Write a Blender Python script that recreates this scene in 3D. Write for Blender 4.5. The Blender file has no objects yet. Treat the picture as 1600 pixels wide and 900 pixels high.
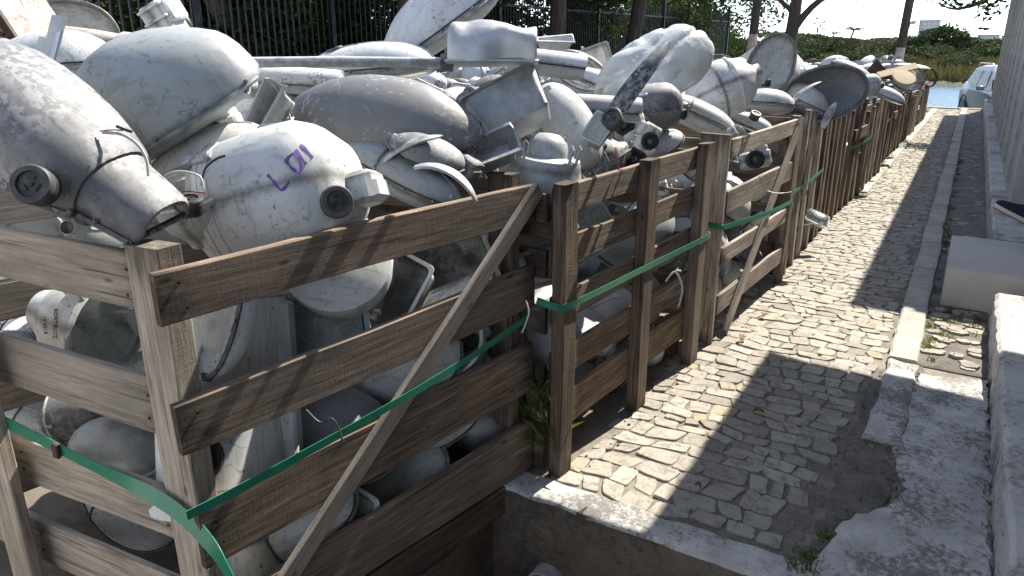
import bpy, math, random
from mathutils import Vector, Matrix, noise
from mathutils.bvhtree import BVHTree

PI = math.pi
R = random.Random(7)
scene = bpy.context.scene
col = scene.collection

# ------------------------------------------------------------------ camera
CAM_H = 1.55
FOC = 1150.0                      # focal length in photograph pixels (1600 wide)
PITCH = math.atan(386 / FOC)
YAW = math.atan(733 / math.hypot(FOC, 386))
FWD = Vector((-math.sin(YAW) * math.cos(PITCH), math.cos(YAW) * math.cos(PITCH), -math.sin(PITCH)))
RGT = Vector((math.cos(YAW), math.sin(YAW), 0))
UPV = RGT.cross(FWD)
CAM = Vector((0, 0, CAM_H))
cd = bpy.data.cameras.new('camera')
cd.sensor_width = 36
cd.lens = 36 * FOC / 1600
cd.clip_start = 0.05
cd.clip_end = 6000
co = bpy.data.objects.new('camera', cd)
col.objects.link(co)
co.matrix_world = Matrix.Translation(CAM) @ Matrix((RGT, UPV, -FWD)).transposed().to_4x4()
scene.camera = co

# ------------------------------------------------------------------ sky and sun
SUN = Vector((0.128, 0.66, 0.74)).normalized()
w = bpy.data.worlds.new('World')
scene.world = w
w.use_nodes = True
wn = w.node_tree
bg = wn.nodes['Background']
sk = wn.nodes.new('ShaderNodeTexSky')
sk.sky_type = 'NISHITA'
sk.sun_disc = False
sk.sun_elevation = math.asin(SUN.z)
sk.sun_rotation = math.atan2(SUN.x, SUN.y)
sk.air_density = 0.8
sk.dust_density = 0.0
sk.altitude = 1800
sk.ozone_density = 2.5
hs = wn.nodes.new('ShaderNodeHueSaturation')
hs.inputs['Saturation'].default_value = 0.62
hs.inputs['Value'].default_value = 1.0
wn.links.new(sk.outputs[0], hs.inputs['Color'])
wn.links.new(hs.outputs[0], bg.inputs[0])
bg.inputs[1].default_value = 0.15
sl = bpy.data.lights.new('sun', 'SUN')
sl.energy = 4.3
sl.angle = math.radians(0.55)
sl.color = (1.0, 0.92, 0.80)
so = bpy.data.objects.new('sun', sl)
col.objects.link(so)
so.rotation_euler = (-SUN).to_track_quat('-Z', 'Y').to_euler()
scene.view_settings.view_transform = 'Standard'
scene.view_settings.look = 'None'
scene.view_settings.exposure = 1.4
scene.view_settings.gamma = 1.0
scene.view_settings.use_curve_mapping = False
scene.cycles.max_bounces = 8
scene.cycles.use_denoising = True
scene.cycles.transparent_max_bounces = 12

# ------------------------------------------------------------------ helpers
def ray(px, py):
    return FWD + RGT * ((px - 800) / FOC) - UPV * ((py - 450) / FOC)
def atd(px, py, d):
    return CAM + ray(px, py) * d
def atz(px, py, z):
    r = ray(px, py); return CAM + r * ((z - CAM_H) / r.z)
def aty(px, py, y):
    r = ray(px, py); return CAM + r * (y / r.y)
def proj(p):
    d = Vector(p) - CAM; z = d.dot(FWD)
    return 800 + FOC * d.dot(RGT) / z, 450 - FOC * d.dot(UPV) / z, z

WM = {}
def obj(name, data, mat=None, parent=None, M=None):
    o = bpy.data.objects.new(name, data)
    col.objects.link(o)
    M = M if M is not None else Matrix()
    WM[o] = M
    if parent is not None:
        o.parent = parent
        o.matrix_basis = WM[parent].inverted() @ M
    else:
        o.matrix_basis = M
    if data is not None and mat is not None:
        if len(data.materials) == 0:
            data.materials.append(mat)
        elif data.materials[0] is not mat:
            o.material_slots[0].link = 'OBJECT'
            o.material_slots[0].material = mat
    return o
def tag(o, label=None, cat=None, group=None, kind=None):
    if label: o['label'] = label
    if cat: o['category'] = cat
    if group: o['group'] = group
    if kind: o['kind'] = kind
    return o
def empty(name, M, label=None, cat=None, group=None):
    o = obj(name, None, None, None, M)
    o.empty_display_size = 0.1
    return tag(o, label, cat, group)
def T(x, y=None, z=None):
    return Matrix.Translation(Vector(x) if y is None else Vector((x, y, z)))
def RZ(a): return Matrix.Rotation(a, 4, 'Z')
def frame(o, x, up):
    """matrix with local X along x and local Z close to up"""
    x = Vector(x).normalized(); up = Vector(up)
    y = up.cross(x)
    if y.length < 1e-5: y = Vector((0, 1, 0)).cross(x)
    y.normalize(); z = x.cross(y)
    return Matrix.Translation(Vector(o)) @ Matrix((x, y, z)).transposed().to_4x4()

class MB:
    def __init__(s): s.v = []; s.f = []
    def add(s, vs, fs, M=None):
        b = len(s.v)
        s.v += [tuple(M @ Vector(p)) for p in vs] if M is not None else [tuple(p) for p in vs]
        s.f += [tuple(i + b for i in q) for q in fs]
        return s
    def box(s, c, d, M=None, taper=1.0):
        x, y, z = d[0] / 2, d[1] / 2, d[2] / 2
        vs = [(c[0] + sx * x * (taper if sz > 0 else 1), c[1] + sy * y * (taper if sz > 0 else 1), c[2] + sz * z)
              for sz in (-1, 1) for sx, sy in ((-1, -1), (1, -1), (1, 1), (-1, 1))]
        return s.add(vs, [(3, 2, 1, 0), (4, 5, 6, 7), (0, 1, 5, 4), (1, 2, 6, 5), (2, 3, 7, 6), (3, 0, 4, 7)], M)
    def bbox(s, c, d, b=0.004, M=None):
        """bevelled box"""
        x, y, z = d[0] / 2, d[1] / 2, d[2] / 2
        rings = []
        for zz, i in ((-z, b), (-z + b, 0), (z - b, 0), (z, b)):
            X, Y = x - i, y - i
            rings.append([(c[0] + px, c[1] + py, c[2] + zz) for px, py in
                          ((-X, -Y + b), (-X + b, -Y), (X - b, -Y), (X, -Y + b), (X, Y - b), (X - b, Y), (-X + b, Y), (-X, Y - b))])
        return s.rings(rings, True, True, M)
    def rings(s, rs, closed=True, caps=True, M=None):
        n = len(rs[0]); vs = [p for r in rs for p in r]; fs = []
        for i in range(len(rs) - 1):
            for j in range(n if closed else n - 1):
                k = (j + 1) % n
                fs.append((i * n + j, i * n + k, (i + 1) * n + k, (i + 1) * n + j))
        if caps:
            fs.append(tuple(range(n - 1, -1, -1)))
            fs.append(tuple((len(rs) - 1) * n + j for j in range(n)))
        return s.add(vs, fs, M)
    def tube(s, pts, r, n=8, M=None, caps=True):
        pts = [Vector(p) for p in pts]; rs = []
        prev = None
        for i, p in enumerate(pts):
            t = (pts[min(i + 1, len(pts) - 1)] - pts[max(i - 1, 0)]).normalized()
            if prev is None:
                a = Vector((0, 0, 1)) if abs(t.z) < 0.9 else Vector((1, 0, 0))
                u = t.cross(a).normalized()
            else:
                u = (prev - t * prev.dot(t)).normalized()
            prev = u; v = t.cross(u)
            rr = r[i] if isinstance(r, (list, tuple)) else r
            rs.append([p + u * (rr * math.cos(2 * PI * k / n)) + v * (rr * math.sin(2 * PI * k / n)) for k in range(n)])
        return s.rings(rs, True, caps, M)
    def lathe(s, prof, n=20, M=None, axis='Z', caps=True):
        rs = []
        for r, z in prof:
            if axis == 'Z':
                rs.append([(r * math.cos(2 * PI * k / n), r * math.sin(2 * PI * k / n), z) for k in range(n)])
            else:
                rs.append([(z, r * math.cos(2 * PI * k / n), r * math.sin(2 * PI * k / n)) for k in range(n)])
        return s.rings(rs, True, caps, M)
    def mesh(s, name, smooth=True, ang=35):
        me = bpy.data.meshes.new(name)
        me.from_pydata(s.v, [], s.f)
        if smooth:
            me.polygons.foreach_set('use_smooth', [True] * len(me.polygons))
            me.set_sharp_from_angle(angle=math.radians(ang))
        me.update()
        return me
    def tris(s): return sum(len(f) - 2 for f in s.f)

def spline(prof, n):
    """Catmull-Rom samples through tuples"""
    P = [prof[0]] + list(prof) + [prof[-1]]
    out = []
    segs = len(prof) - 1
    for k in range(n + 1):
        t = k / n * segs; i = min(int(t), segs - 1); t -= i
        a, b, c, d = P[i], P[i + 1], P[i + 2], P[i + 3]
        out.append(tuple(0.5 * (2 * b[j] + (c[j] - a[j]) * t + (2 * a[j] - 5 * b[j] + 4 * c[j] - d[j]) * t * t
                   + (-a[j] + 3 * b[j] - 3 * c[j] + d[j]) * t ** 3) for j in range(len(b))))
    return out

# ------------------------------------------------------------------ materials
MATS = {}
class NT:
    def __init__(s, name):
        s.m = bpy.data.materials.new(name); s.m.use_nodes = True
        s.t = s.m.node_tree; s.b = s.t.nodes['Principled BSDF']
        s.x = 0
    def n(s, typ, **kw):
        nd = s.t.nodes.new('ShaderNode' + typ)
        for k, v in kw.items():
            if k.startswith('i_'):
                nd.inputs[k[2:].replace('_', ' ')].default_value = v
            else:
                setattr(nd, k, v)
        return nd
    def l(s, a, b): s.t.links.new(a, b)
    def coord(s, scale=(1, 1, 1), rnd=True):
        tc = s.n('TexCoord'); mp = s.n('Mapping'); mp.inputs['Scale'].default_value = scale
        if rnd:
            oi = s.n('ObjectInfo'); ml = s.n('Math', operation='MULTIPLY'); ml.inputs[1].default_value = 37.0
            s.l(oi.outputs['Random'], ml.inputs[0])
            ad = s.n('VectorMath', operation='ADD')
            s.l(tc.outputs['Object'], ad.inputs[0]); s.l(ml.outputs[0], ad.inputs[1])
            s.l(ad.outputs[0], mp.inputs['Vector'])
        else:
            s.l(tc.outputs['Object'], mp.inputs['Vector'])
        return mp.outputs[0]
    def noise(s, co, scale, detail=4, rough=0.6, dist=0.0):
        nd = s.n('TexNoise'); s.l(co, nd.inputs['Vector'])
        nd.inputs['Scale'].default_value = scale; nd.inputs['Detail'].default_value = detail
        nd.inputs['Roughness'].default_value = rough; nd.inputs['Distortion'].default_value = dist
        return nd.outputs['Fac']
    def ramp(s, fac, stops, interp='LINEAR'):
        nd = s.n('ValToRGB'); nd.color_ramp.interpolation = interp
        e = nd.color_ramp.elements
        while len(e) > 1: e.remove(e[-1])
        for i, (p, c) in enumerate(stops):
            el = e[0] if i == 0 else e.new(p)
            el.position = p
            el.color = (c, c, c, 1) if isinstance(c, (int, float)) else (*c, 1)
        s.l(fac, nd.inputs[0]); return nd.outputs[0]
    def mix(s, f, a, b, mode='MIX'):
        nd = s.n('Mix', data_type='RGBA', blend_type=mode)
        for src, key in ((f, 0), (a, 6), (b, 7)):
            if isinstance(src, (int, float)): nd.inputs[key].default_value = src
            elif isinstance(src, tuple): nd.inputs[key].default_value = (*src, 1)
            else: s.l(src, nd.inputs[key])
        return nd.outputs[2]
    def bump(s, h, strength=0.3, dist=0.01, prev=None):
        nd = s.n('Bump'); nd.inputs['Strength'].default_value = strength; nd.inputs['Distance'].default_value = dist
        s.l(h, nd.inputs['Height'])
        if prev is not None: s.l(prev, nd.inputs['Normal'])
        return nd.outputs[0]
    def out(s, base=None, rough=None, metal=None, normal=None, **kw):
        b = s.b.inputs
        for src, key in ((base, 'Base Color'), (rough, 'Roughness'), (metal, 'Metallic'), (normal, 'Normal')):
            if src is None: continue
            if isinstance(src, (int, float)): b[key].default_value = src
            elif isinstance(src, tuple): b[key].default_value = (*src, 1)
            else: s.l(src, b[key])
        for k, v in kw.items(): b[k.replace('_', ' ')].default_value = v
        return s.m

def paint(name, base, stain, chip, chipamt=0.62, rough=0.5, metal=0.0, dark=0.5):
    t = NT(name); c = t.coord()
    oi = t.n('ObjectInfo')
    big = t.ramp(t.noise(c, 5, 5, 0.65), [(0.36, 1), (0.72, 0)])
    tint = t.ramp(oi.outputs['Random'], [(0, base), (0.35, tuple(x * 0.93 for x in base)), (0.7, tuple(b * 0.9 + s * 0.1 for b, s in zip(base, stain))), (1, tuple(min(1, x * 1.05) for x in base))])
    colr = t.mix(big, tint, tint)
    colr = t.mix(t.ramp(t.noise(c, 4.5, 6, 0.7, 0.6), [(0.46, 0), (0.7, dark)]), colr, stain)
    streak = t.noise(t.coord((1.5, 14, 1.5)), 5, 5, 0.7)
    colr = t.mix(t.ramp(streak, [(0.53, 0), (0.70, 0.6)]), colr, tuple(x * 0.62 for x in stain))
    drip = t.noise(t.coord((16, 16, 1.6)), 4, 4, 0.65)
    colr = t.mix(t.ramp(drip, [(0.56, 0), (0.70, 0.5)]), colr, (stain[0] * .55, stain[1] * .5, stain[2] * .42))
    crack = t.n('TexVoronoi', feature='DISTANCE_TO_EDGE'); t.l(t.mix(0.12, c, t.n('TexNoise').outputs['Color']), crack.inputs['Vector']); crack.inputs['Scale'].default_value = 9
    ck = t.n('Math', operation='MULTIPLY'); t.l(t.ramp(crack.outputs['Distance'], [(0.004, 1), (0.012, 0)]), ck.inputs[0]); t.l(t.ramp(t.noise(c, 6, 2), [(0.54, 0), (0.62, 0.8)]), ck.inputs[1])
    colr = t.mix(ck.outputs[0], colr, chip)
    tc = t.n('TexCoord'); sx = t.n('SeparateXYZ'); t.l(tc.outputs['Object'], sx.inputs[0]); ab = t.n('Math', operation='ABSOLUTE'); t.l(sx.outputs['Z'], ab.inputs[0])
    gn = t.n('Math', operation='MULTIPLY_ADD'); t.l(t.noise(c, 16, 5, 0.7), gn.inputs[0]); gn.inputs[1].default_value = 0.06; t.l(ab.outputs[0], gn.inputs[2])
    colr = t.mix(t.ramp(gn.outputs[0], [(0.028, 0.9), (0.05, 0)]), colr, tuple(x * 0.4 for x in stain))
    fine = t.noise(c, 55, 5, 0.7)
    colr = t.mix(t.ramp(fine, [(0.33, 0.16), (0.47, 0)]), colr, stain)
    region = t.noise(c, 7, 2, 0.5)
    ch = t.n('Math', operation='MULTIPLY')
    t.l(t.ramp(fine, [(chipamt - 0.02, 0), (chipamt + 0.02, 1)]), ch.inputs[0]); t.l(t.ramp(region, [(0.44, 0), (0.56, 1)]), ch.inputs[1])
    colr = t.mix(ch.outputs[0], colr, chip)
    nrm = t.bump(t.noise(c, 9, 3, 0.5), 0.12, 0.02)
    nrm = t.bump(fine, 0.12, 0.004, nrm)
    return t.out(colr, t.ramp(fine, [(0.3, rough - 0.08), (0.7, min(1, rough + 0.15))]), metal, nrm)

MATS['white'] = paint('weathered_white_paint', (0.58, 0.61, 0.625), (0.36, 0.355, 0.335), (0.16, 0.155, 0.15))
MATS['bright'] = paint('shade_lifted_white_paint', (0.69, 0.72, 0.735), (0.42, 0.41, 0.38), (0.2, 0.19, 0.18), 0.64)  # the white with its colour raised, to look lit in the shaded crates
MATS['blue'] = paint('bluish_white_paint', (0.36, 0.40, 0.42), (0.28, 0.285, 0.27), (0.14, 0.15, 0.16), 0.66)
MATS['grey'] = paint('light_grey_paint', (0.40, 0.425, 0.43), (0.25, 0.25, 0.24), (0.12, 0.12, 0.12))
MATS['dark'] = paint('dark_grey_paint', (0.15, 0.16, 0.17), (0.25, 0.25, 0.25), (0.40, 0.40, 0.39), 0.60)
MATS['cream'] = paint('chalky_white_paint', (0.64, 0.65, 0.63), (0.46, 0.44, 0.39), (0.22, 0.21, 0.2), 0.56, 0.6)

def metalm(name, a, b, rough=0.42, metal=0.75, sc=18):
    t = NT(name); c = t.coord()
    f = t.noise(c, sc, 6, 0.75); g = t.noise(c, sc * 0.2, 4, 0.6)
    colr = t.mix(t.ramp(f, [(0.35, 0), (0.65, 1)]), a, b)
    colr = t.mix(t.ramp(g, [(0.5, 0), (0.75, 0.45)]), colr, tuple(x * 0.55 for x in a))
    return t.out(colr, t.ramp(f, [(0.3, rough - 0.1), (0.7, rough + 0.2)]), metal, t.bump(t.noise(c, 6, 3, 0.6), 0.2, 0.02, t.bump(f, 0.1, 0.003)))
MATS['galv'] = metalm('galvanised_steel', (0.32, 0.34, 0.36), (0.55, 0.57, 0.58), 0.5, 0.55)
MATS['alu'] = metalm('dull_aluminium', (0.36, 0.38, 0.39), (0.56, 0.57, 0.57), 0.45, 0.6, 12)
MATS['cast'] = paint('cast_aluminium', (0.20, 0.207, 0.215), (0.10, 0.104, 0.11), (0.31, 0.315, 0.32), 0.50, 0.6, 0.25, 0.75)
MATS['chrome'] = metalm('bright_reflector', (0.6, 0.6, 0.58), (0.8, 0.8, 0.78), 0.2, 0.95, 7)
t = NT('black_plastic'); c = t.coord(); f = t.noise(c, 30, 4)
MATS['black'] = t.out(t.mix(t.ramp(f, [(0.45, 0), (0.75, 0.5)]), (0.022, 0.022, 0.024), (0.12, 0.115, 0.11)), 0.55)
t = NT('dark_socket'); c = t.coord(); f = t.noise(c, 40, 4)
MATS['cell'] = t.out(t.mix(t.ramp(f, [(0.4, 0), (0.8, 0.7)]), (0.05, 0.05, 0.052), (0.17, 0.165, 0.16)), 0.6)
t = NT('grey_cable'); MATS['cable'] = t.out((0.42, 0.43, 0.42), 0.6)
t = NT('red_cable'); MATS['red'] = t.out((0.25, 0.02, 0.05), 0.5)
t = NT('dusty_glass'); c = t.coord(); f = t.noise(c, 12, 5, 0.7)
MATS['glass'] = t.out(t.mix(t.ramp(f, [(0.4, 0), (0.7, 1)]), (0.72, 0.80, 0.78), (0.62, 0.62, 0.57)), t.ramp(f, [(0.4, 0.12), (0.7, 0.45)]), 0.0, None, Transmission_Weight=0.72, IOR=1.3)
t = NT('clear_glass'); c = t.coord(); f = t.noise(c, 10, 4, 0.6)
MATS['clear'] = t.out((0.90, 0.93, 0.92), t.ramp(f, [(0.45, 0.02), (0.75, 0.2)]), 0.0, None, Transmission_Weight=0.95, IOR=1.06, Specular_IOR_Level=1.0)
t = NT('green_strap'); c = t.coord((1, 1, 1)); wv = t.n('TexWave', wave_type='BANDS', bands_direction='X'); t.l(c, wv.inputs['Vector']); wv.inputs['Scale'].default_value = 260
MATS['strap'] = t.out(t.mix(t.noise(c, 20, 3), (0.013, 0.15, 0.088), (0.035, 0.27, 0.165)), 0.32, 0.0, t.bump(wv.outputs['Fac'], 0.15, 0.001))
t = NT('purple_marker'); MATS['purple'] = t.out((0.13, 0.05, 0.30), 0.6)
t = NT('ink'); MATS['ink'] = t.out((0.10, 0.10, 0.10), 0.6)
t = NT('yellow_sticker'); MATS['yellow'] = t.out((0.62, 0.45, 0.02), 0.5)
t = NT('rusty_steel'); c = t.coord(); f = t.noise(c, 14, 6, 0.7)
MATS['rust'] = t.out(t.ramp(f, [(0.3, (0.035, 0.018, 0.013)), (0.55, (0.09, 0.045, 0.03)), (0.75, (0.2, 0.12, 0.08))]), 0.8, 0.0, t.bump(f, 0.4, 0.004))
MATS['peel'] = paint('peeling_white_on_rust', (0.58, 0.53, 0.48), (0.36, 0.22, 0.15), (0.11, 0.05, 0.03), 0.54, 0.7, 0, 0.8)
t = NT('plastic_bag'); c = t.coord()
MATS['bag'] = t.out((0.74, 0.76, 0.76), 0.22, 0.0, t.bump(t.noise(c, 9, 3, 0.55, 1.5), 0.5, 0.02), Transmission_Weight=0.35)
t = NT('cardboard'); c = t.coord(); MATS['tan'] = t.out(t.mix(t.noise(c, 9, 4), (0.36, 0.27, 0.16), (0.52, 0.42, 0.28)), 0.8)

def wood(name, c0, c1, c2, c3, saw=0.5):
    t = NT(name)
    c = t.coord((1, 1, 1))
    oi = t.n('ObjectInfo')
    def mapped(sc):
        mp = t.n('Mapping'); mp.inputs['Scale'].default_value = sc; t.l(c, mp.inputs['Vector']); return mp.outputs[0]
    grain = t.noise(mapped((1.6, 30, 30)), 3.2, 6, 0.62, 0.5)
    broad = t.noise(mapped((1.2, 4, 4)), 2.2, 4, 0.6, 0.4)
    sawm = t.noise(mapped((70, 9, 9)), 2.2, 5, 0.7, 0.6)
    fine = t.noise(mapped((6, 60, 60)), 8, 3, 0.6)
    colr = t.ramp(grain, [(0.30, tuple(x * 0.7 for x in c0)), (0.43, c1), (0.56, c2), (0.72, c3)])
    colr = t.mix(t.ramp(broad, [(0.42, 0), (0.7, 0.85)]), colr, t.ramp(grain, [(0.3, tuple(x * 0.45 for x in c0)), (0.7, tuple(x * 0.6 for x in c2))]))
    var = t.ramp(oi.outputs['Random'], [(0, 0.68), (0.5, 1.0), (1, 1.22)])
    colr = t.mix(1.0, colr, var, 'MULTIPLY')
    greyer = t.ramp(oi.outputs['Random'], [(0, 0), (0.33, 0.4), (0.36, 0.05), (0.7, 0.3), (1, 0)])
    colr = t.mix(greyer, colr, (0.25, 0.235, 0.215))
    vo = t.n('TexVoronoi'); t.l(mapped((3.2, 1.0, 9)), vo.inputs['Vector']); vo.inputs['Scale'].default_value = 1.6
    knot = t.ramp(vo.outputs['Distance'], [(0.05, 0.85), (0.11, 0.0)])
    colr = t.mix(knot, colr, tuple(x * 0.35 for x in c0))
    colr = t.mix(t.ramp(fine, [(0.3, 0.35), (0.45, 0)]), colr, tuple(x * 0.3 for x in c0))
    tg = t.n('TexCoord'); gx = t.n('SeparateXYZ'); t.l(tg.outputs['Generated'], gx.inputs[0])
    pp = t.n('Math', operation='PINGPONG'); t.l(gx.outputs['X'], pp.inputs[0]); pp.inputs[1].default_value = 0.5
    en = t.n('Math', operation='MULTIPLY_ADD'); t.l(t.noise(mapped((3, 12, 12)), 3, 4), en.inputs[0]); en.inputs[1].default_value = 0.22; t.l(pp.outputs[0], en.inputs[2])
    colr = t.mix(t.ramp(en.outputs[0], [(0.11, 0.8), (0.19, 0)]), colr, tuple(x * 0.3 for x in c0))
    split = t.noise(mapped((0.9, 55, 55)), 2.4, 2, 0.5)
    colr = t.mix(t.ramp(split, [(0.30, 0.9), (0.335, 0)]), colr, tuple(x * 0.25 for x in c0))
    nrm = t.bump(sawm, saw, 0.004)
    nrm = t.bump(grain, 0.5, 0.004, nrm)
    nrm = t.bump(fine, 0.3, 0.002, nrm)
    return t.out(colr, 0.85, 0.0, nrm)
MATS['wgrey'] = wood('weathered_grey_timber', (0.20, 0.155, 0.115), (0.355, 0.295, 0.235), (0.475, 0.41, 0.335), (0.60, 0.54, 0.46), 0.3)
MATS['wbrown'] = wood('brown_sawn_timber', (0.052, 0.033, 0.021), (0.14, 0.092, 0.058), (0.235, 0.16, 0.103), (0.40, 0.295, 0.20), 0.6)
MATS['wdark'] = wood('dark_old_timber', (0.055, 0.034, 0.023), (0.13, 0.085, 0.058), (0.20, 0.14, 0.098), (0.29, 0.215, 0.155), 0.5)
t = NT('nail'); MATS['nail'] = t.out((0.05, 0.035, 0.03), 0.6, 0.6)

def concrete(name, a, b, d, sc=6.0, spots=0.5):
    t = NT(name); c = t.coord(rnd=False)
    f = t.noise(c, sc, 7, 0.72); g = t.noise(c, sc * 6, 8, 0.8); h = t.noise(c, sc * 0.45, 5, 0.65)
    colr = t.mix(t.ramp(f, [(0.35, 0), (0.65, 1)]), a, b)
    sp = t.n('Math', operation='ADD'); t.l(g, sp.inputs[0])
    hm = t.n('Math', operation='MULTIPLY_ADD'); t.l(h, hm.inputs[0]); hm.inputs[1].default_value = 0.95; hm.inputs[2].default_value = -0.475
    t.l(hm.outputs[0], sp.inputs[1])
    colr = t.mix(t.ramp(sp.outputs[0], [(0.47, 0), (0.6, spots)]), colr, d)
    nrm = t.bump(f, 0.4, 0.02); nrm = t.bump(g, 0.45, 0.006, nrm)
    return t.out(colr, 0.92, 0.0, nrm)
MATS['conc'] = concrete('weathered_concrete', (0.38, 0.37, 0.35), (0.60, 0.59, 0.56), (0.11, 0.106, 0.10), 8, 0.8)
MATS['kerb'] = concrete('kerb_concrete', (0.34, 0.325, 0.285), (0.47, 0.45, 0.40), (0.16, 0.15, 0.13), 5, 0.4)
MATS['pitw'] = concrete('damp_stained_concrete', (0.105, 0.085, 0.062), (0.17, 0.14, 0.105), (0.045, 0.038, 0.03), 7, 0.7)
MATS['soil'] = concrete('dark_soil', (0.12, 0.108, 0.095), (0.19, 0.172, 0.15), (0.065, 0.058, 0.05), 9, 0.6)
MATS['grout'] = concrete('sandy_grout', (0.17, 0.15, 0.122), (0.26, 0.232, 0.19), (0.09, 0.08, 0.065), 11, 0.5)
MATS['yard'] = concrete('yard_dirt', (0.11, 0.095, 0.078), (0.17, 0.148, 0.12), (0.05, 0.043, 0.036), 3, 0.5)
MATS['plinth'] = concrete('whitewashed_plinth', (0.40, 0.39, 0.37), (0.55, 0.54, 0.51), (0.15, 0.145, 0.135), 4, 0.8)
MATS['bouncew'] = concrete('bounce_wall_white', (0.56, 0.55, 0.53), (0.64, 0.63, 0.61), (0.42, 0.41, 0.38), 2, 0.3)  # pale colour of the added wall that throws light back
MATS['wall'] = concrete('grey_render', (0.36, 0.35, 0.33), (0.47, 0.455, 0.43), (0.20, 0.19, 0.175), 1.6, 0.5)
t = NT('paving_stone'); c = t.coord(); oi = t.n('ObjectInfo'); f = t.noise(c, 24, 6, 0.7, 0.4); g = t.noise(c, 90, 3, 0.7)
bc = t.ramp(oi.outputs['Random'], [(0, (0.23, 0.212, 0.185)), (0.3, (0.37, 0.345, 0.30)), (0.6, (0.31, 0.285, 0.24)), (0.9, (0.43, 0.405, 0.35)), (1, (0.38, 0.30, 0.20))])
bc = t.mix(t.ramp(f, [(0.36, 0.75), (0.52, 0)]), bc, (0.17, 0.15, 0.125))
bc = t.mix(t.ramp(g, [(0.3, 0.5), (0.48, 0)]), bc, (0.11, 0.1, 0.088))
MATS['stone'] = t.out(bc, 0.88, 0.0, t.bump(g, 0.35, 0.003, t.bump(f, 0.5, 0.005)))
# the joined far stones take their colour from position instead of the object
t = NT('paving_stone_far'); c = t.coord(rnd=False); f = t.noise(c, 24, 6, 0.7, 0.4); g = t.noise(c, 90, 3, 0.7); h = t.noise(c, 9, 1, 0.5)
bc = t.ramp(h, [(0.3, (0.24, 0.22, 0.185)), (0.45, (0.36, 0.335, 0.29)), (0.55, (0.31, 0.285, 0.24)), (0.7, (0.41, 0.385, 0.335))])
bc = t.mix(t.ramp(f, [(0.36, 0.75), (0.52, 0)]), bc, (0.17, 0.15, 0.125))
bc = t.mix(t.ramp(g, [(0.3, 0.5), (0.48, 0)]), bc, (0.11, 0.1, 0.088))
MATS['stonefar'] = t.out(bc, 0.88, 0.0, t.bump(g, 0.35, 0.003, t.bump(f, 0.5, 0.005)))

def leafm(name, a, b, trans=0.35):
    t = NT(name); g = t.n('NewGeometry')
    colr = t.ramp(g.outputs['Random Per Island'], [(0, a), (0.5, tuple((x + y) / 2 for x, y in zip(a, b))), (1, b)])
    m = t.out(colr, 0.75, Specular_IOR_Level=0.12)
    tr = t.n('BsdfTranslucent'); t.l(t.mix(1.0, colr, (1.5, 1.7, 0.7), 'MULTIPLY'), tr.inputs['Color'])
    mx = t.n('MixShader'); mx.inputs[0].default_value = trans
    t.l(t.b.outputs[0], mx.inputs[1]); t.l(tr.outputs[0], mx.inputs[2])
    t.l(mx.outputs[0], t.t.nodes['Material Output'].inputs['Surface'])
    return m
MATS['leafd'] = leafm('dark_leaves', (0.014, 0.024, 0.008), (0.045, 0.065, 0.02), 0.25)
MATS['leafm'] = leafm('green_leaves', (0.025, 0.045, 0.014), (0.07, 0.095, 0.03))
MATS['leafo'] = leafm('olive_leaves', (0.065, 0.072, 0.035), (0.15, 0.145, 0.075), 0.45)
MATS['leaff'] = leafm('far_green_leaves', (0.022, 0.040, 0.016), (0.06, 0.08, 0.032), 0.1)
MATS['leafg'] = leafm('far_olive_leaves', (0.04, 0.048, 0.024), (0.095, 0.095, 0.05), 0.1)
MATS['leafy'] = leafm('bright_leaves', (0.06, 0.085, 0.02), (0.13, 0.15, 0.045))
MATS['grass'] = leafm('dry_grass', (0.06, 0.056, 0.026), (0.135, 0.112, 0.058), 0.12)
t = NT('bark'); c = t.coord((3, 3, 0.6)); f = t.noise(c, 6, 6, 0.7)
MATS['bark'] = t.out(t.ramp(f, [(0.3, (0.03, 0.022, 0.018)), (0.7, (0.10, 0.078, 0.06))]), 0.9, 0.0, t.bump(f, 0.6, 0.03))
t = NT('black_iron'); MATS['iron'] = t.out((0.012, 0.012, 0.013), 0.5, 0.3)
# ================================================================== SETTING
def lerp(a, b, t): return a + (b - a) * t
def terrain(x, y):
    if y < 2.0: return -0.12 if x < -1.0 else -0.03
    ks = [(2, -0.03), (20.6, -0.03), (21.0, -0.03), (23.2, -0.72), (29, -0.8), (33, -3.2), (37, -3.8), (82, -3.8), (86, -2.3), (89, -1.9), (115, -1.5), (165, -0.6), (260, 0.3), (500, 0.6), (3000, 1.2)]
    for (a, za), (b, zb) in zip(ks, ks[1:]):
        if y <= b:
            z = lerp(za, zb, (y - a) / (b - a)); break
    else: z = ks[-1][1]
    if y > 84: z += 0.35 * noise.noise((x * 0.05, y * 0.05, 0)) * min(1, (y - 84) / 20)
    return z
def sheet(name, xs, ys, mat, hole=None, zf=terrain):
    m = MB(); idx = {}
    for i, x in enumerate(xs):
        for j, y in enumerate(ys):
            idx[i, j] = len(m.v); m.v.append((x, y, zf(x, y)))
    for i in range(len(xs) - 1):
        for j in range(len(ys) - 1):
            if hole and hole[0] - .001 <= xs[i] and xs[i + 1] <= hole[1] + .001 and hole[2] - .001 <= ys[j] and ys[j + 1] <= hole[3] + .001: continue
            m.f.append((idx[i, j], idx[i + 1, j], idx[i + 1, j + 1], idx[i, j + 1]))
    return obj(name, m.mesh(name), mat)
xs = [-900, -300, -120, -60, -35, -20, -12, -9, -6, -3.5, -2.2, -1.27, 0.0, .5, 1.5, 4, 8, 20, 60, 150, 400, 900]
ground = sheet('ground', xs, [-40, -10, -3, 0.5, 1.97, 2.05, 4, 7, 11, 15, 19, 20.6, 21, 21.6, 22.4, 23.2, 25, 27, 29, 30, 31, 33, 37], MATS['yard'], (-1.27, 0.0, 0.5, 1.97))
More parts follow.
